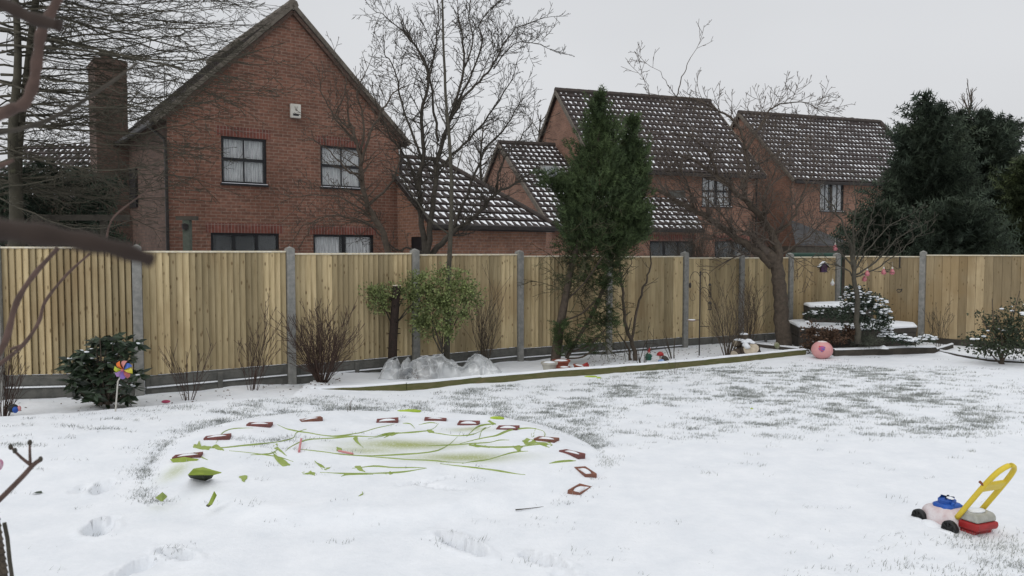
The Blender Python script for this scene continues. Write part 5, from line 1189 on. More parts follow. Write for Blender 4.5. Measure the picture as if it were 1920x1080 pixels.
for (px, py), ang, mat, lb in bl:
    q = G(px, py, .085); bz = height(q.x, q.y) - (.046 if 'buried' in lb else .041); rt = thing('brick', lb, 'brick', (q.x, q.y, bz), rad(ang), 'bricks weighing down the pool cover'); rt.rotation_euler = (rnd.uniform(-.10, .10), rnd.uniform(-.08, .08), rad(ang)); rt.scale = (rnd.uniform(.93, 1.05), rnd.uniform(.95, 1.1), 1)
    L_, W_, H_ = .108, .054, .062; m = MB(); i1, i2 = .095, .041; f_ = .022
    o_ = [(-L_, -W_), (L_, -W_), (L_, W_), (-L_, W_)]; n_ = [(-i1, -i2), (i1, -i2), (i1, i2), (-i1, i2)]; k_ = [(-i1 * .85, -i2 * .7), (i1 * .85, -i2 * .7), (i1 * .85, i2 * .7), (-i1 * .85, i2 * .7)]
    V = [(x, y, 0) for x, y in o_] + [(x, y, H_) for x, y in o_] + [(x, y, H_) for x, y in n_] + [(x, y, H_ - f_) for x, y in k_]
    F = [(0, 1, 5, 4), (1, 2, 6, 5), (2, 3, 7, 6), (3, 0, 4, 7)] + [(4 + i, 4 + (i + 1) % 4, 8 + (i + 1) % 4, 8 + i) for i in range(4)] + [(8 + i, 8 + (i + 1) % 4, 12 + (i + 1) % 4, 12 + i) for i in range(4)] + [(12, 13, 14, 15), (3, 2, 1, 0)]
    m.add(V, F); m.build('brick_body', mat, rt, world=False, bevel=.003)
    m = MB(); m.ellipsoid((0, 0, H_ - f_ + .002), (i1 * .99, i2 * 1.0, f_ * 1.25), 14, 6, 0, .25); m.build('snow_fill', SNOW, rt, world=False, smooth=True)
# stray bits near the pool
PINK = M_('pink_plastic', (0.62, 0.27, 0.27), (0.5, .2, .22), 6, .5)
for (a, b_, lb) in (((565, 838, .09), (561, 853, .06), 'short pink plastic rod standing in the snow of the pool cover'), ((634, 850, .07), (661, 852, .07), 'thin pink plastic rod lying along a green crease of the pool cover')):
    A, B = cz(G(a[0], a[1], .06), a[2] - .05), cz(G(b_[0], b_[1], .06), .012); m = MB(); m.tube([A, B], [.009, .010], 8); m.tube([B - Vector((0, 0, .012)), B], [.006, .012], 8)
    rt = thing('plastic_rod', lb, 'rod', tuple(B)); m.build('rod', PINK, rt)
GR_S = M_('bright_green_scrap', (0.42, 0.55, 0.05), (0.3, .42, .04), 9, .5)
for (px, py, s_, lb) in ((1108, 706, .09, 'bright green plastic scrap on the snow in front of the mossy edging'), (1124, 709, .035, 'tiny green scrap just right of the larger green scrap by the mossy edging'), (1410, 767, .025, 'tiny yellow-green scrap alone in the stubbly part of the lawn'), (770, 781, .12, 'flat green patch of tarpaulin between two bricks on the far rim'), (930, 793, .07, 'little green leaf-like scrap behind the brick at the far right rim')):
    q = G(px, py, 0); q.z = height(q.x, q.y); rt = thing('green_scrap', lb, 'scrap', tuple(q)); m = MB(); m.ellipsoid(q, (s_, s_ * .6, .018), 10, 5, 0, .8); m.build('scrap', GR_S, rt)
q = G(70, 930, 0); q.z = height(q.x, q.y); rt = thing('fallen_leaf', 'single dark green leaf lying on the snow at lower left', 'leaf', tuple(q)); m = MB()
m.add([q + Vector(v) for v in ((-.035, -.01, .004), (-.01, -.016, .012), (.02, -.012, .014), (.036, .004, .006), (.02, .02, .018), (-.01, .012, .016))], [(0, 1, 2, 3, 4, 5)]); m.build('blade', LEAF_RH, rt)
A, B = G(967, 952, .02), G(1020, 944, .01); rt = thing('fallen_twig', 'single thin twig lying on the snow to the right of centre foreground', 'twig', tuple(A)); m = MB(); m.tube([cz(A, .012), cz(A.lerp(B, .4), .008), cz(B, -.001)], [.005, .003, .0015], 5); m.build('stick', BARK_D, rt)
q = G(311, 753, .1); rt = thing('pink_scrap', 'small pink plastic lid half buried by the thin wispy bush', 'lid', tuple(q)); m = MB(); m.ellipsoid(q, (.05, .04, .018), 12, 6); m.build('lid', M_('hot_pink', (0.45, .06, .13), None, 6, .4), rt)

# ================================================================ TOY MOWER
YM = 4.98; o0 = G(1800, 985, 0); th = math.atan2(*(lambda d: (d.y, d.x))(G(1800, 990, 0) - G(1735, 966, 0)))
mw = thing('toy_lawn_mower', 'toy lawn mower with yellow handle, blue engine and red basket', 'toy mower', (o0.x, o0.y, -.022), th)
YEL = M_('yellow_plastic', (0.68, 0.52, 0.05), (0.60, .44, .045), 9, .45); BLU = M_('blue_plastic', (0.02, 0.10, 0.42), (0.02, .07, .3), 9, .4); RED = M_('red_plastic', (0.42, 0.03, 0.03), (0.3, .025, .025), 9, .4)
SMOKE = M_('clear_grey_plastic', (0.30, 0.30, 0.26), (0.45, .45, .42), 14, .3, c3=(.12, .11, .09)); BLK = M_('black_plastic', (0.012, .012, .012), (0.02, .02, .02), 9, .5); DECK = M_('snowy_pink_deck', (0.55, 0.42, 0.42), (0.72, .68, .69), 12, .6, c3=(.45, .22, .22))
# local: x forward is -x (front of the mower to the left), rear near x=0.12
def sweep_deck(m, secs):
    n = 14; b = len(m.v)
    for x, hw, z0, z1 in secs:
        for j in range(n):
            a = math.pi * j / (n - 1); c, s_ = math.cos(a), math.sin(a)
            m.v.append((x, hw * (abs(c) ** .6) * (1 if c > 0 else -1), z0 + (z1 - z0) * abs(s_) ** .6))
    for i in range(len(secs) - 1):
        for j in range(n - 1): q = b + i * n + j; m.f.append((q, q + n, q + n + 1, q + 1)); m.mi.append(0)
    m.f.append(tuple(b + j for j in range(n))); m.mi.append(0); m.f.append(tuple(b + (len(secs) - 1) * n + j for j in reversed(range(n)))); m.mi.append(0)
m = MB(); sweep_deck(m, [(-.245, .05, .03, .07), (-.22, .095, .01, .105), (-.15, .12, -.01, .125), (-.08, .13, -.02, .135), (0, .13, -.02, .13), (.04, .12, -.02, .115), (.06, .10, -.02, .10)]); m.build('deck', DECK, mw, world=False, smooth=True)
m = MB(); sweep_deck(m, [(-.17, .05, .12, .135), (-.14, .075, .12, .148), (-.06, .08, .12, .150), (-.02, .06, .12, .145)]); eng = m.build('engine', BLU, mw, world=False, smooth=True)
m = MB(); m.lathe([(.055, .14), (.055, .165), (.04, .178), (0, .18)], 18, 0, Matrix.Translation((-.10, 0, 0))); 
for k in range(6): a = k * math.pi / 3; m.box(-.045, .045, -.006, .006, .176, .184, 0, Matrix.Translation((-.10, 0, 0)) @ Matrix.Rotation(a, 4, 'Z'))
m.build('engine_cap', BLU, eng, world=False)
m = MB(); m.ellipsoid((-.07, -.01, .184), (.028, .02, .007), 10, 5, 0, .3); m.build('engine_snow', SNOW, eng, world=False)
m = MB(); m.tube([(-.035, -.03, .14), (-.03, -.03, .165)], [.012, .009], 10); m.build('knob', BLU, eng, world=False)
for x_, y_, r_ in ((-.205, -.125, .052), (-.205, .125, .052), (.045, -.145, .056), (.045, .145, .056)):
    m = MB(); M = Matrix.Translation((x_, y_, r_ * .55)) @ Matrix.Rotation(math.pi / 2, 4, 'X'); m.lathe([(r_ * .3, -.018), (r_ * .85, -.02), (r_, -.012), (r_, .012), (r_ * .85, .02), (r_ * .6, .012), (r_ * .3, .016), (0, .018)], 22, 0, M)
    for k in range(8): a = k * math.pi / 4; m.box(.02, r_ * .9, -.004, .004, .010, .021, 0, M @ Matrix.Rotation(a, 4, 'Z'))
    m.build('wheel', BLK, mw, world=False)
m = MB(); m.prism([(.055, .045), (.19, .05), (.20, .075), (.195, .10), (.06, .095)], -.095, .095); m.build('basket_tray', RED, mw, world=False, bevel=.01)
m = MB(); m.prism([(.06, .097), (.19, .102), (.185, .135), (.165, .152), (.09, .158), (.06, .15)], -.088, .088); m.build('basket_cover', SMOKE, mw, world=False, bevel=.012)
m = MB(); m.prism([(.06, -.03), (.15, -.01), (.17, .044), (.06, .042)], -.08, .08); m.build('rear_skirt', RED, mw, world=False, bevel=.008)
m = MB(); m.ellipsoid((.11, 0, .158), (.045, .06, .008), 12, 5, 0, .3); m.build('basket_snow', SNOW, mw, world=False, smooth=True)
m = MB()
for x_, y_, r_ in ((-.205, -.16, .07), (.045, -.19, .075), (-.08, -.15, .11), (-.26, 0, .08)): m.ellipsoid((x_, y_, .008), (r_, r_ * .55, .026), 14, 6, 0, .4)
m.build('snow_drift', SNOW, mw, world=False, smooth=True)
hd = MB()
def rod(m, pts, w_=.017, t_=.013):
    pts = smooth_path([Vector(p) for p in pts], 4); b = len(m.v)
    for i, p in enumerate(pts):
        t = (pts[min(i + 1, len(pts) - 1)] - pts[max(0, i - 1)]).normalized(); s_ = Vector((0, 1, 0)); s_ = (s_ - t * s_.dot(t)); s_ = s_.normalized() if s_.length > .2 else Vector((1, 0, 0)).cross(t).normalized(); u = t.cross(s_)
        for j in range(8): a = 2 * math.pi * (j + .5) / 8; m.v.append(tuple(p + s_ * t_ * math.cos(a) + u * w_ * math.sin(a)))
    for i in range(len(pts) - 1):
        for j in range(8): m.f.append((b + i * 8 + j, b + i * 8 + (j + 1) % 8, b + (i + 1) * 8 + (j + 1) % 8, b + (i + 1) * 8 + j)); m.mi.append(0)
    m.f.append(tuple(b + j for j in reversed(range(8)))); m.mi.append(0); m.f.append(tuple(b + (len(pts) - 1) * 8 + j for j in range(8))); m.mi.append(0)
hx0, hz0, hx1, hz1 = .05, .10, .325, .50
def hp(t, y, off=0): return Vector((hx0 + (hx1 - hx0) * t, y, hz0 + (hz1 - hz0) * t + off))
rod(hd, [hp(0, -.095), hp(.3, -.095), hp(.62, -.092), hp(.85, -.08), hp(.97, -.05, .0), hp(1.02, 0, .0), hp(.97, .05, .0), hp(.85, .08), hp(.62, .092), hp(.3, .095), hp(.0, .095)])
hdo = hd.build('handle', YEL, mw, world=False, smooth=True)
m = MB(); a, b_ = hp(.54, 0), hp(.70, 0); dv = (b_ - a); nv = Vector((-dv.z, 0, dv.x)).normalized() * .012
for s_ in (0,): m.hexa([a + Vector((0, -.09, 0)) - nv, b_ + Vector((0, -.09, 0)) - nv, b_ + Vector((0, .09, 0)) - nv, a + Vector((0, .09, 0)) - nv, a + Vector((0, -.09, 0)) + nv, b_ + Vector((0, -.09, 0)) + nv, b_ + Vector((0, .09, 0)) + nv, a + Vector((0, .09, 0)) + nv])
m.build('crossbar', YEL, hdo, world=False, bevel=.01)
m = MB(); c_ = hp(.63, -.02) + nv * 1.6; m.box(-.018, .018, -.006, .006, -.006, .008, 0, Matrix.Translation(c_) @ Matrix.Rotation(.6, 4, 'Z')); m.box(-.006, .006, -.018, .018, -.006, .008, 0, Matrix.Translation(c_) @ Matrix.Rotation(.6, 4, 'Z')); m.build('dial', BLK, hdo, world=False)
m = MB(); c_ = hp(.66, -.10) + Vector((-.028, 0, .018)); m.tube([hp(.66, -.10), c_], [.006, .009], 8); m.build('lever', M_('brown_lever', (.2, .06, .03), None, 6, .5), hdo, world=False)

# ================================================================ PINWHEEL
Yp = 7.85; c0 = P(233, 693, Yp); b0 = P(216, 764, Yp); rt = thing('toy_windmill', 'multicoloured plastic toy windmill on a white stick in front of the dark evergreen shrub', 'pinwheel', (b0.x, b0.y, .08))
m = MB(); m.tube([b0 - Vector((0, 0, .06)), P(221, 715, Yp), c0 + Vector((0, .02, 0))], .0075, 8); m.build('stick', M_('pale_stick', (.55, .53, .48), None, 8, .6), rt)
cols = [(.75, .18, .03), (.55, .22, .20), (.06, .13, .45), (.62, .55, .06), (.42, .12, .12), (.26, .16, .50), (.38, .22, .48), (.50, .55, .05)]
for k in range(8):
    a = math.radians(112 - k * 45); m = MB(); u = Vector((math.cos(a), 0, math.sin(a))); v = Vector((-math.sin(a), 0, math.cos(a))); f_ = Vector((0, -1, 0)); L_ = .098; n = 6
    for i in range(n + 1):
        t = i / n; m.v.append(tuple(c0 + u * L_ * t + f_ * .03 * math.sin(t * 3.14) + f_ * .012)); m.v.append(tuple(c0 + u * L_ * (t * .9) + v * L_ * .5 * math.sin(t * 2.3) + f_ * .004 + f_ * .02 * t))
    for i in range(n): m.f.append((2 * i, 2 * i + 2, 2 * i + 3, 2 * i + 1)); m.mi.append(0)
    o = m.build('vane', M_('vane_colour', cols[k], tuple(x * .85 for x in cols[k]), 6, .4), rt)
    s_ = o.modifiers.new('solid', 'SOLIDIFY'); s_.thickness = .002
m = MB(); m.ellipsoid(c0 + Vector((0, -.045, 0)), (.014, .010, .014), 12, 8); m.build('hub', M_('hub_red', (.5, .12, .15), None, 5, .4), rt)
q = G(25, 772, .12); rt = thing('toy_ball', 'small black and blue toy ball lying in the snow at the far left', 'ball', tuple(q)); m = MB(); m.ellipsoid(q + Vector((-.02, .03, .03)), (.05, .05, .045), 16, 10); m.build('ball', BLK, rt); m = MB(); m.ellipsoid(q + Vector((.022, 0, .02)), (.028, .03, .035), 12, 8); m.build('blue_half', BLU, rt); m = MB(); m.ellipsoid(q + Vector((.05, .02, .03)), (.018, .02, .03), 10, 6); m.build('pink_tab', PINK, rt)

# ================================================================ PINK BALL
q = G(1541, 672, 0); rt = thing('space_hopper', 'pale pink inflatable ball with a small printed picture, resting against the edging corner', 'ball', (q.x, q.y, 0)); Rb = 19.5 / FPX * q.y
BALL = M_('pale_pink_rubber', (0.66, 0.33, 0.32), (0.60, .29, .29), 3, .45); m = MB(); m.ellipsoid((q.x, q.y, Rb * .82), (Rb, Rb, Rb * .88), 32, 20); m.build('ball', BALL, rt, smooth=True)
m = MB(); R_ = random.Random(8)
C_ = [M_('print_blue', (.10, .12, .40), None, 5, .5), M_('print_magenta', (.50, .08, .22), None, 5, .5), M_('print_red', (.55, .08, .06), None, 5, .5)]
for k in range(26):
    a = math.radians(R_.uniform(232, 262)); e_ = math.radians(R_.uniform(0, 30)); d = Vector((math.cos(a) * math.cos(e_), math.sin(a) * math.cos(e_), math.sin(e_))); s_ = R_.uniform(.012, .026)
    c_ = Vector((q.x, q.y, Rb * .82)) + Vector((d.x * Rb, d.y * Rb, d.z * Rb * .88)); u = d.orthogonal().normalized(); v = d.cross(u); n = 7
    rr = [s_ * R_.uniform(.5, 1.1) for _ in range(n)]; m.add([c_ + d * .004 + u * math.cos(i * 6.283 / n) * rr[i] + v * math.sin(i * 6.283 / n) * rr[i] for i in range(n)], [tuple(range(n))], R_.choice((0, 0, 1, 1, 2)))
m.build('printed_picture', C_, rt)
m = MB(); n = 24
m.lathe([(Rb * .55, Rb * 1.545), (Rb * .35, Rb * 1.655), (0, Rb * 1.71)], 24, 0, Matrix.Translation((q.x, q.y, .001))); m.build('snow_cap', M_('thin_snow', (.78, .70, .69), (.70, .55, .54), 30, .7), rt, smooth=True)

# ================================================================ PLASTIC SHEET HEAP
Ys = 10.75; rt = thing('plastic_cover', 'crumpled clear plastic sheet draped over low bed planters behind the mossy edging', 'plastic sheet', (P(825, 715, Ys).x, Ys, 0))
mp_, nt_, b_ = newmat('clear_sheet'); b_.inputs['Base Color'].default_value = (.74, .76, .77, 1); b_.inputs['Roughness'].default_value = .25; b_.inputs['Specular IOR Level'].default_value = .8
nN = nt_.nodes.new; lk = nt_.links.new; tcx = nN('ShaderNodeTexCoord'); nz1 = nN('ShaderNodeTexNoise'); nz1.inputs['Scale'].default_value = 5; nz1.inputs['Detail'].default_value = 2; lk(tcx.outputs['Object'], nz1.inputs['Vector'])
rg = nN('ShaderNodeMath'); rg.operation = 'SUBTRACT'; rg.inputs[1].default_value = .5; lk(nz1.outputs[0], rg.inputs[0]); ab_ = nN('ShaderNodeMath'); ab_.operation = 'ABSOLUTE'; lk(rg.outputs[0], ab_.inputs[0])
ln_ = nN('ShaderNodeMapRange'); ln_.inputs[1].default_value = .0; ln_.inputs[2].default_value = .035; ln_.inputs[3].default_value = .2; ln_.inputs[4].default_value = 0; lk(ab_.outputs[0], ln_.inputs[0])
nz2 = nN('ShaderNodeTexNoise'); nz2.inputs['Scale'].default_value = 3; lk(tcx.outputs['Object'], nz2.inputs['Vector']); m2_ = nN('ShaderNodeMapRange'); m2_.inputs[1].default_value = .35; m2_.inputs[2].default_value = .65; m2_.inputs[3].default_value = .22; m2_.inputs[4].default_value = .68; lk(nz2.outputs[0], m2_.inputs[0])
ad_ = nN('ShaderNodeMath'); ad_.operation = 'ADD'; ad_.use_clamp = True; lk(ln_.outputs[0], ad_.inputs[0]); lk(m2_.outputs[0], ad_.inputs[1]); lk(ad_.outputs[0], b_.inputs['Alpha'])
prof = [(714, 718), (718, 695), (730, 677), (745, 676), (752, 690), (757, 680), (766, 674), (772, 684), (785, 673), (810, 671), (828, 668), (845, 680), (868, 692), (876, 682), (890, 667), (902, 668), (915, 680), (930, 690), (940, 702)]
bot = [(714, 722), (790, 722), (850, 716), (900, 708), (942, 703)]
m = MB(); NX, NZ = 170, 44
for i in range(NX + 1):
    px = 714 + (941 - 714) * i / NX; yt = poly_y(prof, px); yb = poly_y(bot, px)
    for j in range(NZ + 1):
        t = j / NZ                      # front foot -> top -> back foot
        s_ = math.sin(math.pi * min(t, 1)); py = yb + (yt - yb) * (s_ ** .75); dep = -.26 + .56 * t
        p = P(px, py, Ys); zz = p.z; x = p.x; y = Ys + dep + .05 * noise.noise(Vector((x * 5, t * 3, 1)))
        rv = 1 - 2 * abs(noise.noise(Vector((x * 6 + 2 * noise.noise(Vector((x * 3, t * 2, 5))), t * 3.5, 3)))); rw = 1 - 2 * abs(noise.noise(Vector((x * 13 + t * 4, t * 6, 8))))
        y -= (.07 * rv ** 3 + .025 * rw ** 2) * s_; zz += (.035 * rv ** 3 - .03) * s_
        zz += .05 * s_ + .04 * s_ * noise.noise(Vector((x * 9, t * 5, 4))); fold = .025 * abs(noise.noise(Vector((x * 7 + t * 3, t * 2, 9)))) ; fold += .05 * abs(math.sin(px * .11 + 2.5 * noise.noise(Vector((x * 2, t, 0))))) * s_; m.v.append((x, y - fold, max(zz, height(x, y) + .004)))
for i in range(NX):
    for j in range(NZ): a = i * (NZ + 1) + j; m.f.append((a, a + NZ + 1, a + NZ + 2, a + 1)); m.mi.append(0)
m.build('sheet', mp_, rt, smooth=True)
m = MB()
for (a, b2) in ((812, 905),): 
    A, B = P(a, 712, Ys), P(b2, 705, Ys); m.box(A.x, B.x, Ys - .12, Ys + .12, -.05, .17); m.box(P(745, 715, Ys).x, P(772, 715, Ys).x, Ys - .05, Ys + .12, -.05, .2)
m.build('planter_box', M_('slate_planter', (.035, .045, .055), None, 5, .5), rt, bevel=.015)
m = MB(); R_ = random.Random(15); leaf_blob(m, P(790, 708, Ys), (.16, .1, .11), 260, .04, .02, R_, shell=.1); m.build('withered_plant', LEAF_BR, rt)
m = MB(); m.box(*(lambda a, b: (a.x, b.x))(P(742, 718, Ys), P(768, 718, Ys)), Ys - .15, Ys, -.02, .06); m.build('tray', BLK, rt, bevel=.01)
# ================================================================ POTS
TERRA = M_('terracotta', (0.30, 0.085, 0.05), (0.22, .06, .04), 12, .8, bump=.2); POTW = M_('pale_pot', (0.50, 0.48, 0.42), (0.38, .36, .32), 9, .7)
def pot(name, label, px, py, Y, r, h, mat, tilt=0, group=None):
    q = P(px, py, Y); z = height(q.x, q.y); rt = thing(name, label, 'plant pot', (q.x, q.y, z), 0, group); m = MB()
    M = Matrix.Translation((0, 0, h * .0)) @ Matrix.Rotation(tilt, 4, 'Y')
    m.lathe([(r * .7, 0), (r * .95, h * .8), (r * 1.08, h * .8), (r * 1.1, h), (r * .95, h), (r * .92, h * .86)], 28, 0, M); m.build('pot_body', mat, rt, world=False, smooth=False)
    m = MB(); m.lathe([(r * .94, h * .86), (r * .6, h * 1.02), (0, h * 1.08)], 28, 0, M); m.build('snow_fill', SNOW, rt, world=False, smooth=True)
pot('plant_pot', 'round pale cream pot full of snow left of the terracotta pots', 1030, 698, 11.3, .115, .15, POTW)
pot('plant_pot', 'wide terracotta bowl at the foot of the cypress trunk, behind the other pots', 1052, 690, 11.65, .13, .13, TERRA)
pot('plant_pot', 'small terracotta trough pot standing nearest the mossy edging', 1058, 697, 11.2, .085, .09, TERRA)
pot('plant_pot', 'leaning terracotta pot at the right end of the pot group', 1084, 695, 11.3, .085, .10, TERRA, .2)
q = P(1094, 688, 11.5); rt = thing('plant_pot', 'dark red pot lying on its side behind the leaning terracotta pot', 'plant pot', (q.x, q.y, .05)); m = MB(); m.lathe([(.04, -.06), (.06, .05), (.068, .05), (.068, .07), (.05, .07)], 20, 0, Matrix.Rotation(1.3, 4, 'Y') @ Matrix.Rotation(.4, 4, 'X')); m.build('pot_body', RED, rt, world=False)
# ornaments by the rose stems
q = P(1222, 668, 12.6); rt = thing('garden_gnome', 'small garden gnome figure with a red hat and green coat by the rose stems', 'gnome', (q.x, q.y, 0)); rt.scale = (.62, .62, .62); GREEN = M_('green_paint', (.03, .13, .09), (.02, .09, .06), 8, .5)
m = MB(); m.lathe([(.07, 0), (.085, .05), (.075, .13), (.05, .19), (.03, .21)], 16, 0, Matrix.Translation((-.09, 0, 0))); m.tube([(-.15, -.03, .16), (-.17, -.08, .10), (-.12, -.1, .08)], .022, 8); m.tube([(-.03, -.03, .16), (-.02, -.08, .12), (-.06, -.1, .1)], .022, 8); m.build('coat', GREEN, rt, world=False, smooth=True)
m = MB(); m.ellipsoid((-.08, -.01, .225), (.035, .035, .04), 14, 10); m.ellipsoid((-.08, -.045, .222), (.008, .01, .008), 8, 6); m.build('head', PINK, rt, world=False, smooth=True)
m = MB(); m.ellipsoid((-.08, -.03, .195), (.028, .02, .035), 12, 8); m.build('beard', WHITE, rt, world=False)
m = MB(); m.lathe([(.042, 0), (.04, .02), (.02, .07), (0, .11)], 14, 0, Matrix.Translation((-.08, 0, .245)) @ Matrix.Rotation(.3, 4, 'Y')); m.build('hat', RED, rt, world=False)
q = P(1238, 667, 12.5); rt = thing('toadstool_ornament', 'red domed toadstool ornament right of the gnome', 'ornament', (q.x, q.y, 0)); rt.scale = (.75, .75, .7); m = MB(); m.lathe([(.0, .13), (.08, .14), (.07, .19), (.035, .225), (0, .235)], 20); m.build('cap', RED, rt, world=False, smooth=True); m = MB(); m.lathe([(.035, 0), (.025, .08), (.03, .14)], 12); m.build('stem', WHITE, rt, world=False); m = MB()
for a in range(7): m.ellipsoid((.055 * math.cos(a), .055 * math.sin(a), .19 - .005 * (a % 2)), (.01, .01, .008), 8, 5)
m.build('spots', WHITE, rt, world=False)
q = P(1240, 680, 12.35); rt = thing('blue_ornament', 'small blue and white ornament half sunk in snow under the toadstool', 'ornament', (q.x, q.y, 0)); m = MB(); m.lathe([(.05, -.01), (.055, .03), (.03, .055), (0, .06)], 14); m.build('body', M_('pale_blue', (.12, .22, .5), (.4, .5, .65), 12, .5), rt, world=False, smooth=True)
q = P(1236, 681, 12.3); rt = thing('stone_ornament', 'dark grey hedgehog-like stone ornament at the right end of the ornament group', 'ornament', (P(1247, 680, 12.4).x, 12.4, 0)); m = MB(); m.ellipsoid((0, 0, .05), (.065, .05, .06), 16, 10, 0, .5); m.ellipsoid((-.06, -.02, .03), (.03, .02, .02), 10, 6); m.build('body', STONE, rt, world=False)
# log stump pile
q = P(1396, 664, 13.0); rt = thing('log_pile', 'pile of stubby sawn logs with snowy pale ends in the bed corner', 'logs', (q.x, q.y, 0)); SAWN = M_('sawn_end', (.42, .36, .27), (.55, .48, .38), 14, .8)
def log(root, a, b_, r):
    a, b_ = Vector(a), Vector(b_); m = MB(); n = 6; pts = [a.lerp(b_, i / n) for i in range(n + 1)]; m.tube(pts, [r * (1 + .06 * math.sin(i * 2)) for i in range(n + 1)], 12); o = m.build('log', BARK, root, world=False, smooth=False)
    d = (a - b_).normalized(); m = MB(); u = d.orthogonal().normalized(); v = d.cross(u); m.add([a + d * .003 + u * r * .93 * math.cos(i * .5236) + v * r * .93 * math.sin(i * .5236) for i in range(12)], [tuple(range(12))]); m.build('sawn_end', SAWN, o, world=False)
log(rt, (-.20, -.10, .05), (.02, .10, .12), .085); log(rt, (.10, -.12, .16), (.20, .05, .0), .11); log(rt, (-.16, .0, .24), (.08, .1, .20), .068); log(rt, (-.02, .05, .38), (-.0, .05, .15), .078); log(rt, (.02, -.14, .14), (-.05, .1, .02), .10)
m = MB()
for c_, r_ in (((-.02, .05, .39), (.085, .085, .018)), ((.04, 0, .27), (.10, .08, .04)), ((.0, -.1, .2), (.07, .07, .05)), ((.12, -.02, .25), (.06, .08, .03)), ((-.08, 0, .3), (.09, .06, .02))): m.ellipsoid(c_, r_, 14, 7, 0, .5)
m.build('snow_cap', SNOW, rt, world=False, smooth=True)
q = P(1457, 637, 13.9); rt = thing('garden_stone', 'little mossy round stone at the foot of the thick leaning trunk', 'stone', (q.x, q.y, .03)); m = MB(); m.ellipsoid((0, 0, .06), (.055, .05, .06), 12, 8, 0, .4); m.build('stone', M_('mossy_stone', (.22, .24, .12), (.34, .33, .26), 18, .9), rt, world=False)

# ================================================================ BIRD FEEDERS
Yf = 13.0; bp_ = P(1311, 671, Yf); rt = thing('feeder_pole', 'dark metal bird-feeding pole with curled double hooks in the bed', 'bird feeder pole', (bp_.x, Yf, 0)); IRON = M_('dark_iron', (.02, .017, .018), (.035, .028, .025), 9, .5)
m = MB(); tp = P(1313, 512, Yf); m.tube([Vector((bp_.x, Yf, -.1)), tp], .011, 8); m.ellipsoid(tp + Vector((0, 0, .01)), (.016, .016, .025), 10, 6); m.build('pole', IRON, rt)
def hook(path, r=.005): m = MB(); m.tube(smooth_path([P(x, y, Yf) for x, y in path], 5), r, 6); m.build('hook', IRON, rt)
hook([(1312, 518), (1308, 511), (1301, 510), (1296, 516), (1294, 523)]); hook([(1313, 518), (1318, 511), (1325, 511), (1330, 518), (1331, 526)]); hook([(1312, 548), (1316, 540), (1323, 540), (1329, 546), (1332, 553)])
m = MB(); m.tube([P(1312, 612, Yf), P(1330, 612, Yf)], .006, 6); m.build('perch', IRON, rt); m = MB(); m.tube([P(1312, 600, Yf), P(1297, 600, Yf)], .006, 6); m.build('tray_arm', IRON, rt)
q = P(1297, 601, Yf); rt2 = thing('feeder_tray', 'small round seed tray with snow on the left arm of the feeder pole', 'tray', tuple(q)); m = MB(); m.lathe([(.05, -.012), (.075, 0), (.075, .012), (.07, .012)], 20); m.build('dish', M_('tray_wood', (.3, .22, .18), None, 8, .7), rt2, world=False); m = MB(); m.lathe([(.07, .008), (.05, .02), (0, .024)], 20); m.build('snow_fill', SNOW, rt2, world=False, smooth=True)
def feeder(label, px, y0, y1, r, cat='bird feeder', Y=None, mat=None):
    Y = Y or Yf; a, b_ = P(px, y0, Y), P(px, y1, Y); r3 = thing('bird_feeder', label, cat, tuple(a)); m = MB()
    n = 10
    for i in range(n): g_ = 6.283 * i / n; m.tube([b_ + Vector((r * math.cos(g_), r * math.sin(g_), 0)), a + Vector((r * math.cos(g_), r * math.sin(g_), -.03))], .0018, 3)
    for k in range(6): z = b_.z + (a.z - .03 - b_.z) * k / 5; m.tube([Vector((a.x + r * math.cos(j * .6283), a.y + r * math.sin(j * .6283), z)) for j in range(11)], .0018, 3)
    m.build('mesh_tube', IRON, r3); m = MB(); m.lathe([(r * 1.15, a.z - .03), (r * 1.05, a.z - .01), (.004, a.z + .012)], 14, 0, Matrix.Translation((a.x, a.y, 0))); m.lathe([(r * 1.2, b_.z - .012), (r * 1.2, b_.z)], 14, 0, Matrix.Translation((a.x, a.y, 0))); m.build('lid', mat or IRON, r3); return r3
feeder('slim wire bird feeder hanging from the upper right hook of the pole', 1331, 532, 556, .022)
feeder('small dark bird feeder below the slim one on the right side of the pole', 1331, 566, 580, .026)
q = P(1294, 535, Yf); rt = thing('suet_holder', 'dark oval hanging feeder with a wire loop left of the feeder pole', 'bird feeder', tuple(q)); m = MB(); m.ellipsoid(tuple(q), (.022, .02, .05), 12, 8); m.build('body', IRON, rt)
m = MB(); m.tube(smooth_path([P(x, y, Yf) for x, y in ((1295, 545), (1293, 555), (1298, 564), (1303, 560), (1299, 549))]), .003, 5); m.tube([q + Vector((0, 0, .05)), P(1294, 523, Yf)], .002, 4); m.build('wire_loop', IRON, rt)
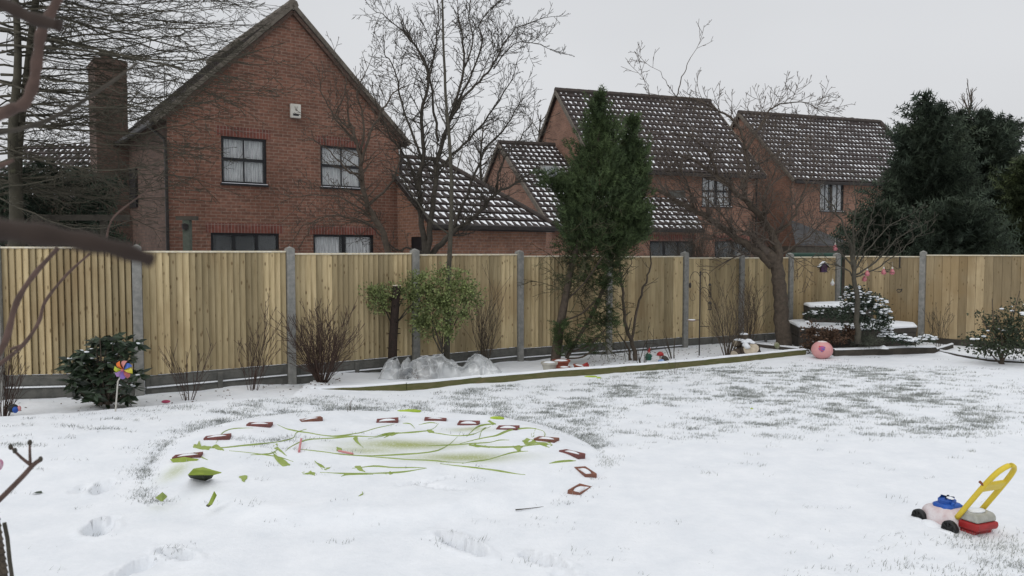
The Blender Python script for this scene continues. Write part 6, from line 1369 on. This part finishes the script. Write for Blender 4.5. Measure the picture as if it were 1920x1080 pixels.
# bird house on the fence
Yq = 15.3; q = P(1544, 502, Yq); rt = thing('bird_house', 'little purple bird house with a snow-edged pitched roof hung on the far fence', 'bird house', tuple(q)); PUR = M_('purple_paint', (.045, .02, .09), (.06, .025, .04), 10, .6)
m = MB(); m.prism([(-.055, -.09), (.055, -.09), (.055, .03), (0, .085), (-.055, .03)], -.05, .05); m.build('box', PUR, rt, world=False)
m = MB(); m.prism([(-.10, .0), (0, .10), (.10, .0), (.10, .014), (0, .116), (-.10, .014)], -.07, .07); m.build('roof', DKTIMB, rt, world=False)
m = MB(); m.prism([(-.098, .018), (0, .118), (.098, .018), (.098, .022), (0, .128), (-.098, .022)], -.065, .065); m.build('snow', SNOW, rt, world=False)
m = MB(); m.lathe([(.017, 0), (0, .003)], 12, 0, Matrix.Translation((0, -.052, 0)) @ Matrix.Rotation(math.pi / 2, 4, 'X')); m.build('entrance_hole', BLK, rt, world=False); m = MB(); m.tube([(0, -.05, -.04), (0, -.085, -.04)], .005, 6); m.build('perch', DKTIMB, rt, world=False)
def bauble(label, px, py, Y, col, group=None):
    q = P(px, py, Y); rt = thing('hanging_feeder', label, 'hanging ornament', tuple(q), 0, group); rt.scale = (.8, .8, .8); m = MB(); m.lathe([(0, -.07), (.035, -.06), (.05, -.025), (.04, .01), (.018, .045), (.014, .06)], 16); m.build('bulb', col, rt, world=False, smooth=True)
    m = MB(); m.lathe([(.016, .058), (.02, .07), (.014, .09), (0, .095)], 12); m.build('cap', WHITE, rt, world=False); m = MB(); m.tube([(0, 0, .09), (.004, 0, .20)], .0015, 4); m.build('string', WHITE, rt, world=False)
    m = MB(); 
    for k in range(5): a = 6.283 * k / 5; m.ellipsoid((.046 * math.cos(a), .046 * math.sin(a), -.035), (.012, .012, .01), 8, 5)
    m.build('ports', M_('port_' + str(px), (.4, .1, .12), None, 5, .4), rt, world=False)
PKG = M_('rose_glass', (.42, .10, .12), (.5, .2, .22), 9, .3); CLR = M_('clear_bottle', (.5, .53, .5), (.62, .65, .63), 9, .2)
bauble('clear glass hanging bottle feeder below and right of the purple bird house', 1561, 530, 14.8, CLR)
bauble('pink glass feeder hanging highest, at fence-top level left of the thin tree', 1566, 464, 13.0, PKG); bauble('upper of the close pair of pink glass feeders by the thin stem', 1626, 512, 13.0, PKG)
bauble('pink glass feeder lowest of the close pair by the thin tree stem', 1621, 522, 13.1, PKG); bauble('pink glass feeder, left one of the two out on the right branch', 1657, 509, 13.0, PKG); bauble('pink glass feeder, rightmost one out on the branch', 1673, 509, 13.0, PKG)
# ornament on the right fence
q = P(1686, 545, 14.95); rt = thing('wall_ornament', 'small dark scroll-shaped metal ornament hung on the right fence left of its post', 'ornament', tuple(q)); m = MB(); m.tube(smooth_path([q + Vector(v) for v in ((-.05, 0, 0), (-.02, 0, .03), (.02, 0, .015), (.05, 0, .03), (.04, 0, -.01), (0, 0, -.03), (-.04, 0, -.02))]), .009, 6); m.build('scroll', IRON, rt)
q = P(1687, 492, 14.95); rt = thing('metal_strip', 'narrow dark metal strip fixed high on the right fence', 'strip', tuple(q)); m = MB(); m.box(q.x - .012, q.x + .012, q.y - .01, q.y + .01, q.z - .11, q.z + .11); m.build('strip', IRON, rt)
# T shaped post by the big house
q = P(352, 440, 11.5); rt = thing('garden_post', 'weathered greenish wooden post with a crossbar beyond the fence, left of the ground-floor window', 'post', (q.x, 11.5, 0)); GP = M_('green_weathered', (.07, .085, .065), (.11, .12, .10), 12, .9)
m = MB(); m.box(q.x - .055, q.x + .045, 11.45, 11.55, 0, P(352, 412, 11.5).z); m.build('post', GP, rt); m = MB(); zt = P(352, 413, 11.5).z; m.box(q.x - .15, q.x + .14, 11.44, 11.56, zt + .003, zt + .06); m.build('crossbar', DKTIMB, rt)
m = MB(); zc = P(352, 425, 11.5).z; m.lathe([(.0, -.05), (.04, -.04), (.05, .03), (0, .05)], 10, 0, Matrix.Translation((q.x - .005, 11.42, zc))); m.build('bracket', TRIM, rt)
q = P(140, 408, 13.6); rt = thing('rear_rail', 'long dark horizontal rail behind the fence in front of the chimney house', 'rail', (q.x, 13.6, 0)); m = MB(); a, b_ = P(60, 408, 13.6), P(242, 412, 13.6); m.box(a.x, b_.x, 13.57, 13.63, a.z - .05, a.z + .05); m.build('rail', DKTIMB, rt)
m = MB(); 
for px in (90, 190): c_ = P(px, 408, 13.6); m = MB(); m.box(c_.x - .05, c_.x + .05, 13.64, 13.72, -.1, c_.z); m.build('rail_post', DKTIMB, rt)
# green water-butt shape behind the fence on the right
q = P(1540, 478, 18.0); rt = thing('green_tarpaulin', 'dark green covered stack just above the fence below the porch roof', 'cover', (q.x, 18.0, 0)); m = MB(); a, b_ = P(1480, 474, 18), P(1570, 474, 18); m.box(a.x, b_.x, 17.7, 18.3, 0, a.z); m.build('cover', M_('dark_green_sheet', (.018, .05, .038), (.03, .07, .05), 5, .6), rt, bevel=.05)

# ================================================================ NEAR BRANCHES AND WICKER
R_ = random.Random(201)
def near_branch(label, paths, mat, loc):
    rt = thing('near_branch', label, 'branch', tuple(loc)); 
    for path, r0, r1 in paths:
        m = MB(); pts = smooth_path([P(*q) for q in path], 5); n = len(pts); m.tube(pts, [(r0 + (r1 - r0) * i / (n - 1)) * (1 + .12 * math.sin(i * 1.3)) for i in range(n)], 9); m.build('stem', mat, rt, smooth=True)
near_branch('thick out-of-focus brown branch crossing the fence top from the left edge', [([(-60, 425, .34), (60, 438, .34), (150, 452, .345), (230, 470, .35), (282, 488, .36)], .0058, .0034)], BARK_N, P(0, 440, .34))
near_branch('crooked pinkish branch curving down from the top left corner', [([(128, -40, .95), (95, 25, .95), (78, 60, .95), (70, 110, .95), (62, 160, .95), (45, 195, .95), (20, 205, .95), (-30, 232, .95)], .0055, .007), ([(-30, 312, .95), (0, 310, .95), (25, 300, .95)], .004, .002)], BARK_R, P(100, 0, .95))
near_branch('short dark stubby branch at the top left corner', [([(-40, -10, .7), (20, 15, .7), (60, 35, .7), (112, 48, .7)], .006, .0055)], BARK_N, P(0, 0, .7))
near_branch('thin blurred dark twig slanting up across the tall chimney', [([(-20, 252, 1.0), (60, 236, 1.0), (130, 205, 1.0), (200, 160, 1.0), (258, 118, 1.0)], .0035, .0016)], BARK_D, P(0, 245, 1.0))
near_branch('pair of brown shoots arching up in front of the left fence panel', [([(-20, 690, 1.3), (10, 640, 1.3), (30, 570, 1.3), (60, 520, 1.3), (108, 466, 1.3)], .006, .0035), ([(-10, 690, 1.6), (40, 650, 1.6), (72, 605, 1.6), (85, 565, 1.6), (125, 515, 1.6), (168, 476, 1.6)], .0045, .0022), ([(20, 655, 1.6), (45, 645, 1.6)], .003, .0025), ([(200, 445, 1.6), (215, 405, 1.6), (280, 355, 1.6)], .002, .0012)], BARK_R, P(0, 690, 1.5))
nb = thing('budding_twig', 'budding reddish twig with a forked tip over the snow at lower left', 'twig', tuple(P(0, 935, 1.5)))
for path, r0, r1 in (([(-40, 972, 1.5), (0, 936, 1.5), (40, 896, 1.5), (62, 872, 1.5), (76, 862, 1.5)], .0055, .0042), ([(58, 872, 1.5), (40, 858, 1.5), (20, 838, 1.5)], .0034, .0022), ([(57, 872, 1.5), (56, 850, 1.5), (56, 828, 1.5)], .003, .002)):
    m = MB(); m.tube(smooth_path([P(*q) for q in path], 4), [r0 + (r1 - r0) * i / (4 * (len(path) - 1)) for i in range(4 * (len(path) - 1) + 1)], 9); m.build('stem', BARK_R, nb, smooth=True)
for px, py in ((28, 845), (20, 838), (56, 830), (76, 861)): m = MB(); m.ellipsoid(P(px, py, 1.5), (.0042, .0042, .006), 10, 7); m.build('bud', BARK_D, nb)
# wicker seat corner at the lower left edge
wk_ = thing('wicker_chair', 'edge of a dark woven wicker seat at the lower left corner of the view', 'wicker chair', tuple(P(-60, 1080, 1.7))); WICK = M_('wicker', (.05, .04, .03), (.09, .07, .05), 30, .7, c3=(.14, .12, .09))
for k in range(13):
    t = k / 12; px = -6 + 22 * t; py = 958 + 150 * t; m = MB(); a = P(px, py + 6, 1.7); m.tube(smooth_path([P(-75, py - 60, 1.66), P(-30, py - 28, 1.68), P(px - 8, py - 6, 1.7), a]), [.0065] * 13, 8); m.build('weave_strand', WICK, wk_, smooth=True)
m = MB(); m.tube([P(-12, 950, 1.72), P(10, 1100, 1.72)], .008, 6); m.tube([P(-40, 930, 1.72), P(-22, 1100, 1.72)], .008, 6); m.build('upright', WICK, wk_)
m = MB(); m.tube([P(8, 980, 1.8), P(14, 1010, 1.8), P(18, 1050, 1.8), P(25, 1100, 1.8)], .0045, 6); ms = thing('cane', 'thin pale mossy cane standing right beside the wicker seat', 'cane', tuple(P(20, 1080, 1.8))); m.build('cane', BARK_G, ms)
# pink flowery object at the very left edge
q = P(-7, 873, 1.9); rt = thing('patterned_cushion', 'sliver of a pink and white patterned cloth at the left edge', 'cloth', tuple(q)); m = MB(); m.ellipsoid(tuple(q), (.007, .02, .013), 14, 8, 0, .6); m.build('cloth', M_('pink_pattern', (.62, .5, .55), (.4, .08, .2), 90, .8), rt, smooth=True)

# dead leaves and soil crumbs lying on the bed's snow (nobody could count them)
m = MB(); R_ = random.Random(301)
for k in range(900):
    px = R_.choice((R_.uniform(0, 300), R_.uniform(560, 640), R_.uniform(1100, 1200), R_.uniform(1200, 1360), R_.uniform(1000, 1460), R_.uniform(300, 560))); x0 = (px - 960) / FPX
    for _ in range(4):
        y = R_.uniform(7.6, 15.2); x = x0 * y; ey = edge_y(x)
        if ey + .1 < y < ey + 2.4 and x < 5.4: break
    else: continue
    if y > 8.2 - .55 * 0 + (x + 6) * .62 + .9: continue
    z = height(x, y); s_ = R_.uniform(.008, .024); a = R_.uniform(0, 6.28); m.add([(x + s_ * math.cos(a), y + s_ * math.sin(a), z + .004), (x - s_ * .4 * math.sin(a), y + s_ * .4 * math.cos(a), z + .012), (x - s_ * math.cos(a), y - s_ * math.sin(a), z + .006), (x + s_ * .4 * math.sin(a), y - s_ * .4 * math.cos(a), z + .003)], [(0, 1, 2, 3)])
tag(m.build('leaf_litter', LEAF_BR), 'scattered dead leaves and crumbs on the snow of the planting bed', 'leaf litter', kind='stuff')
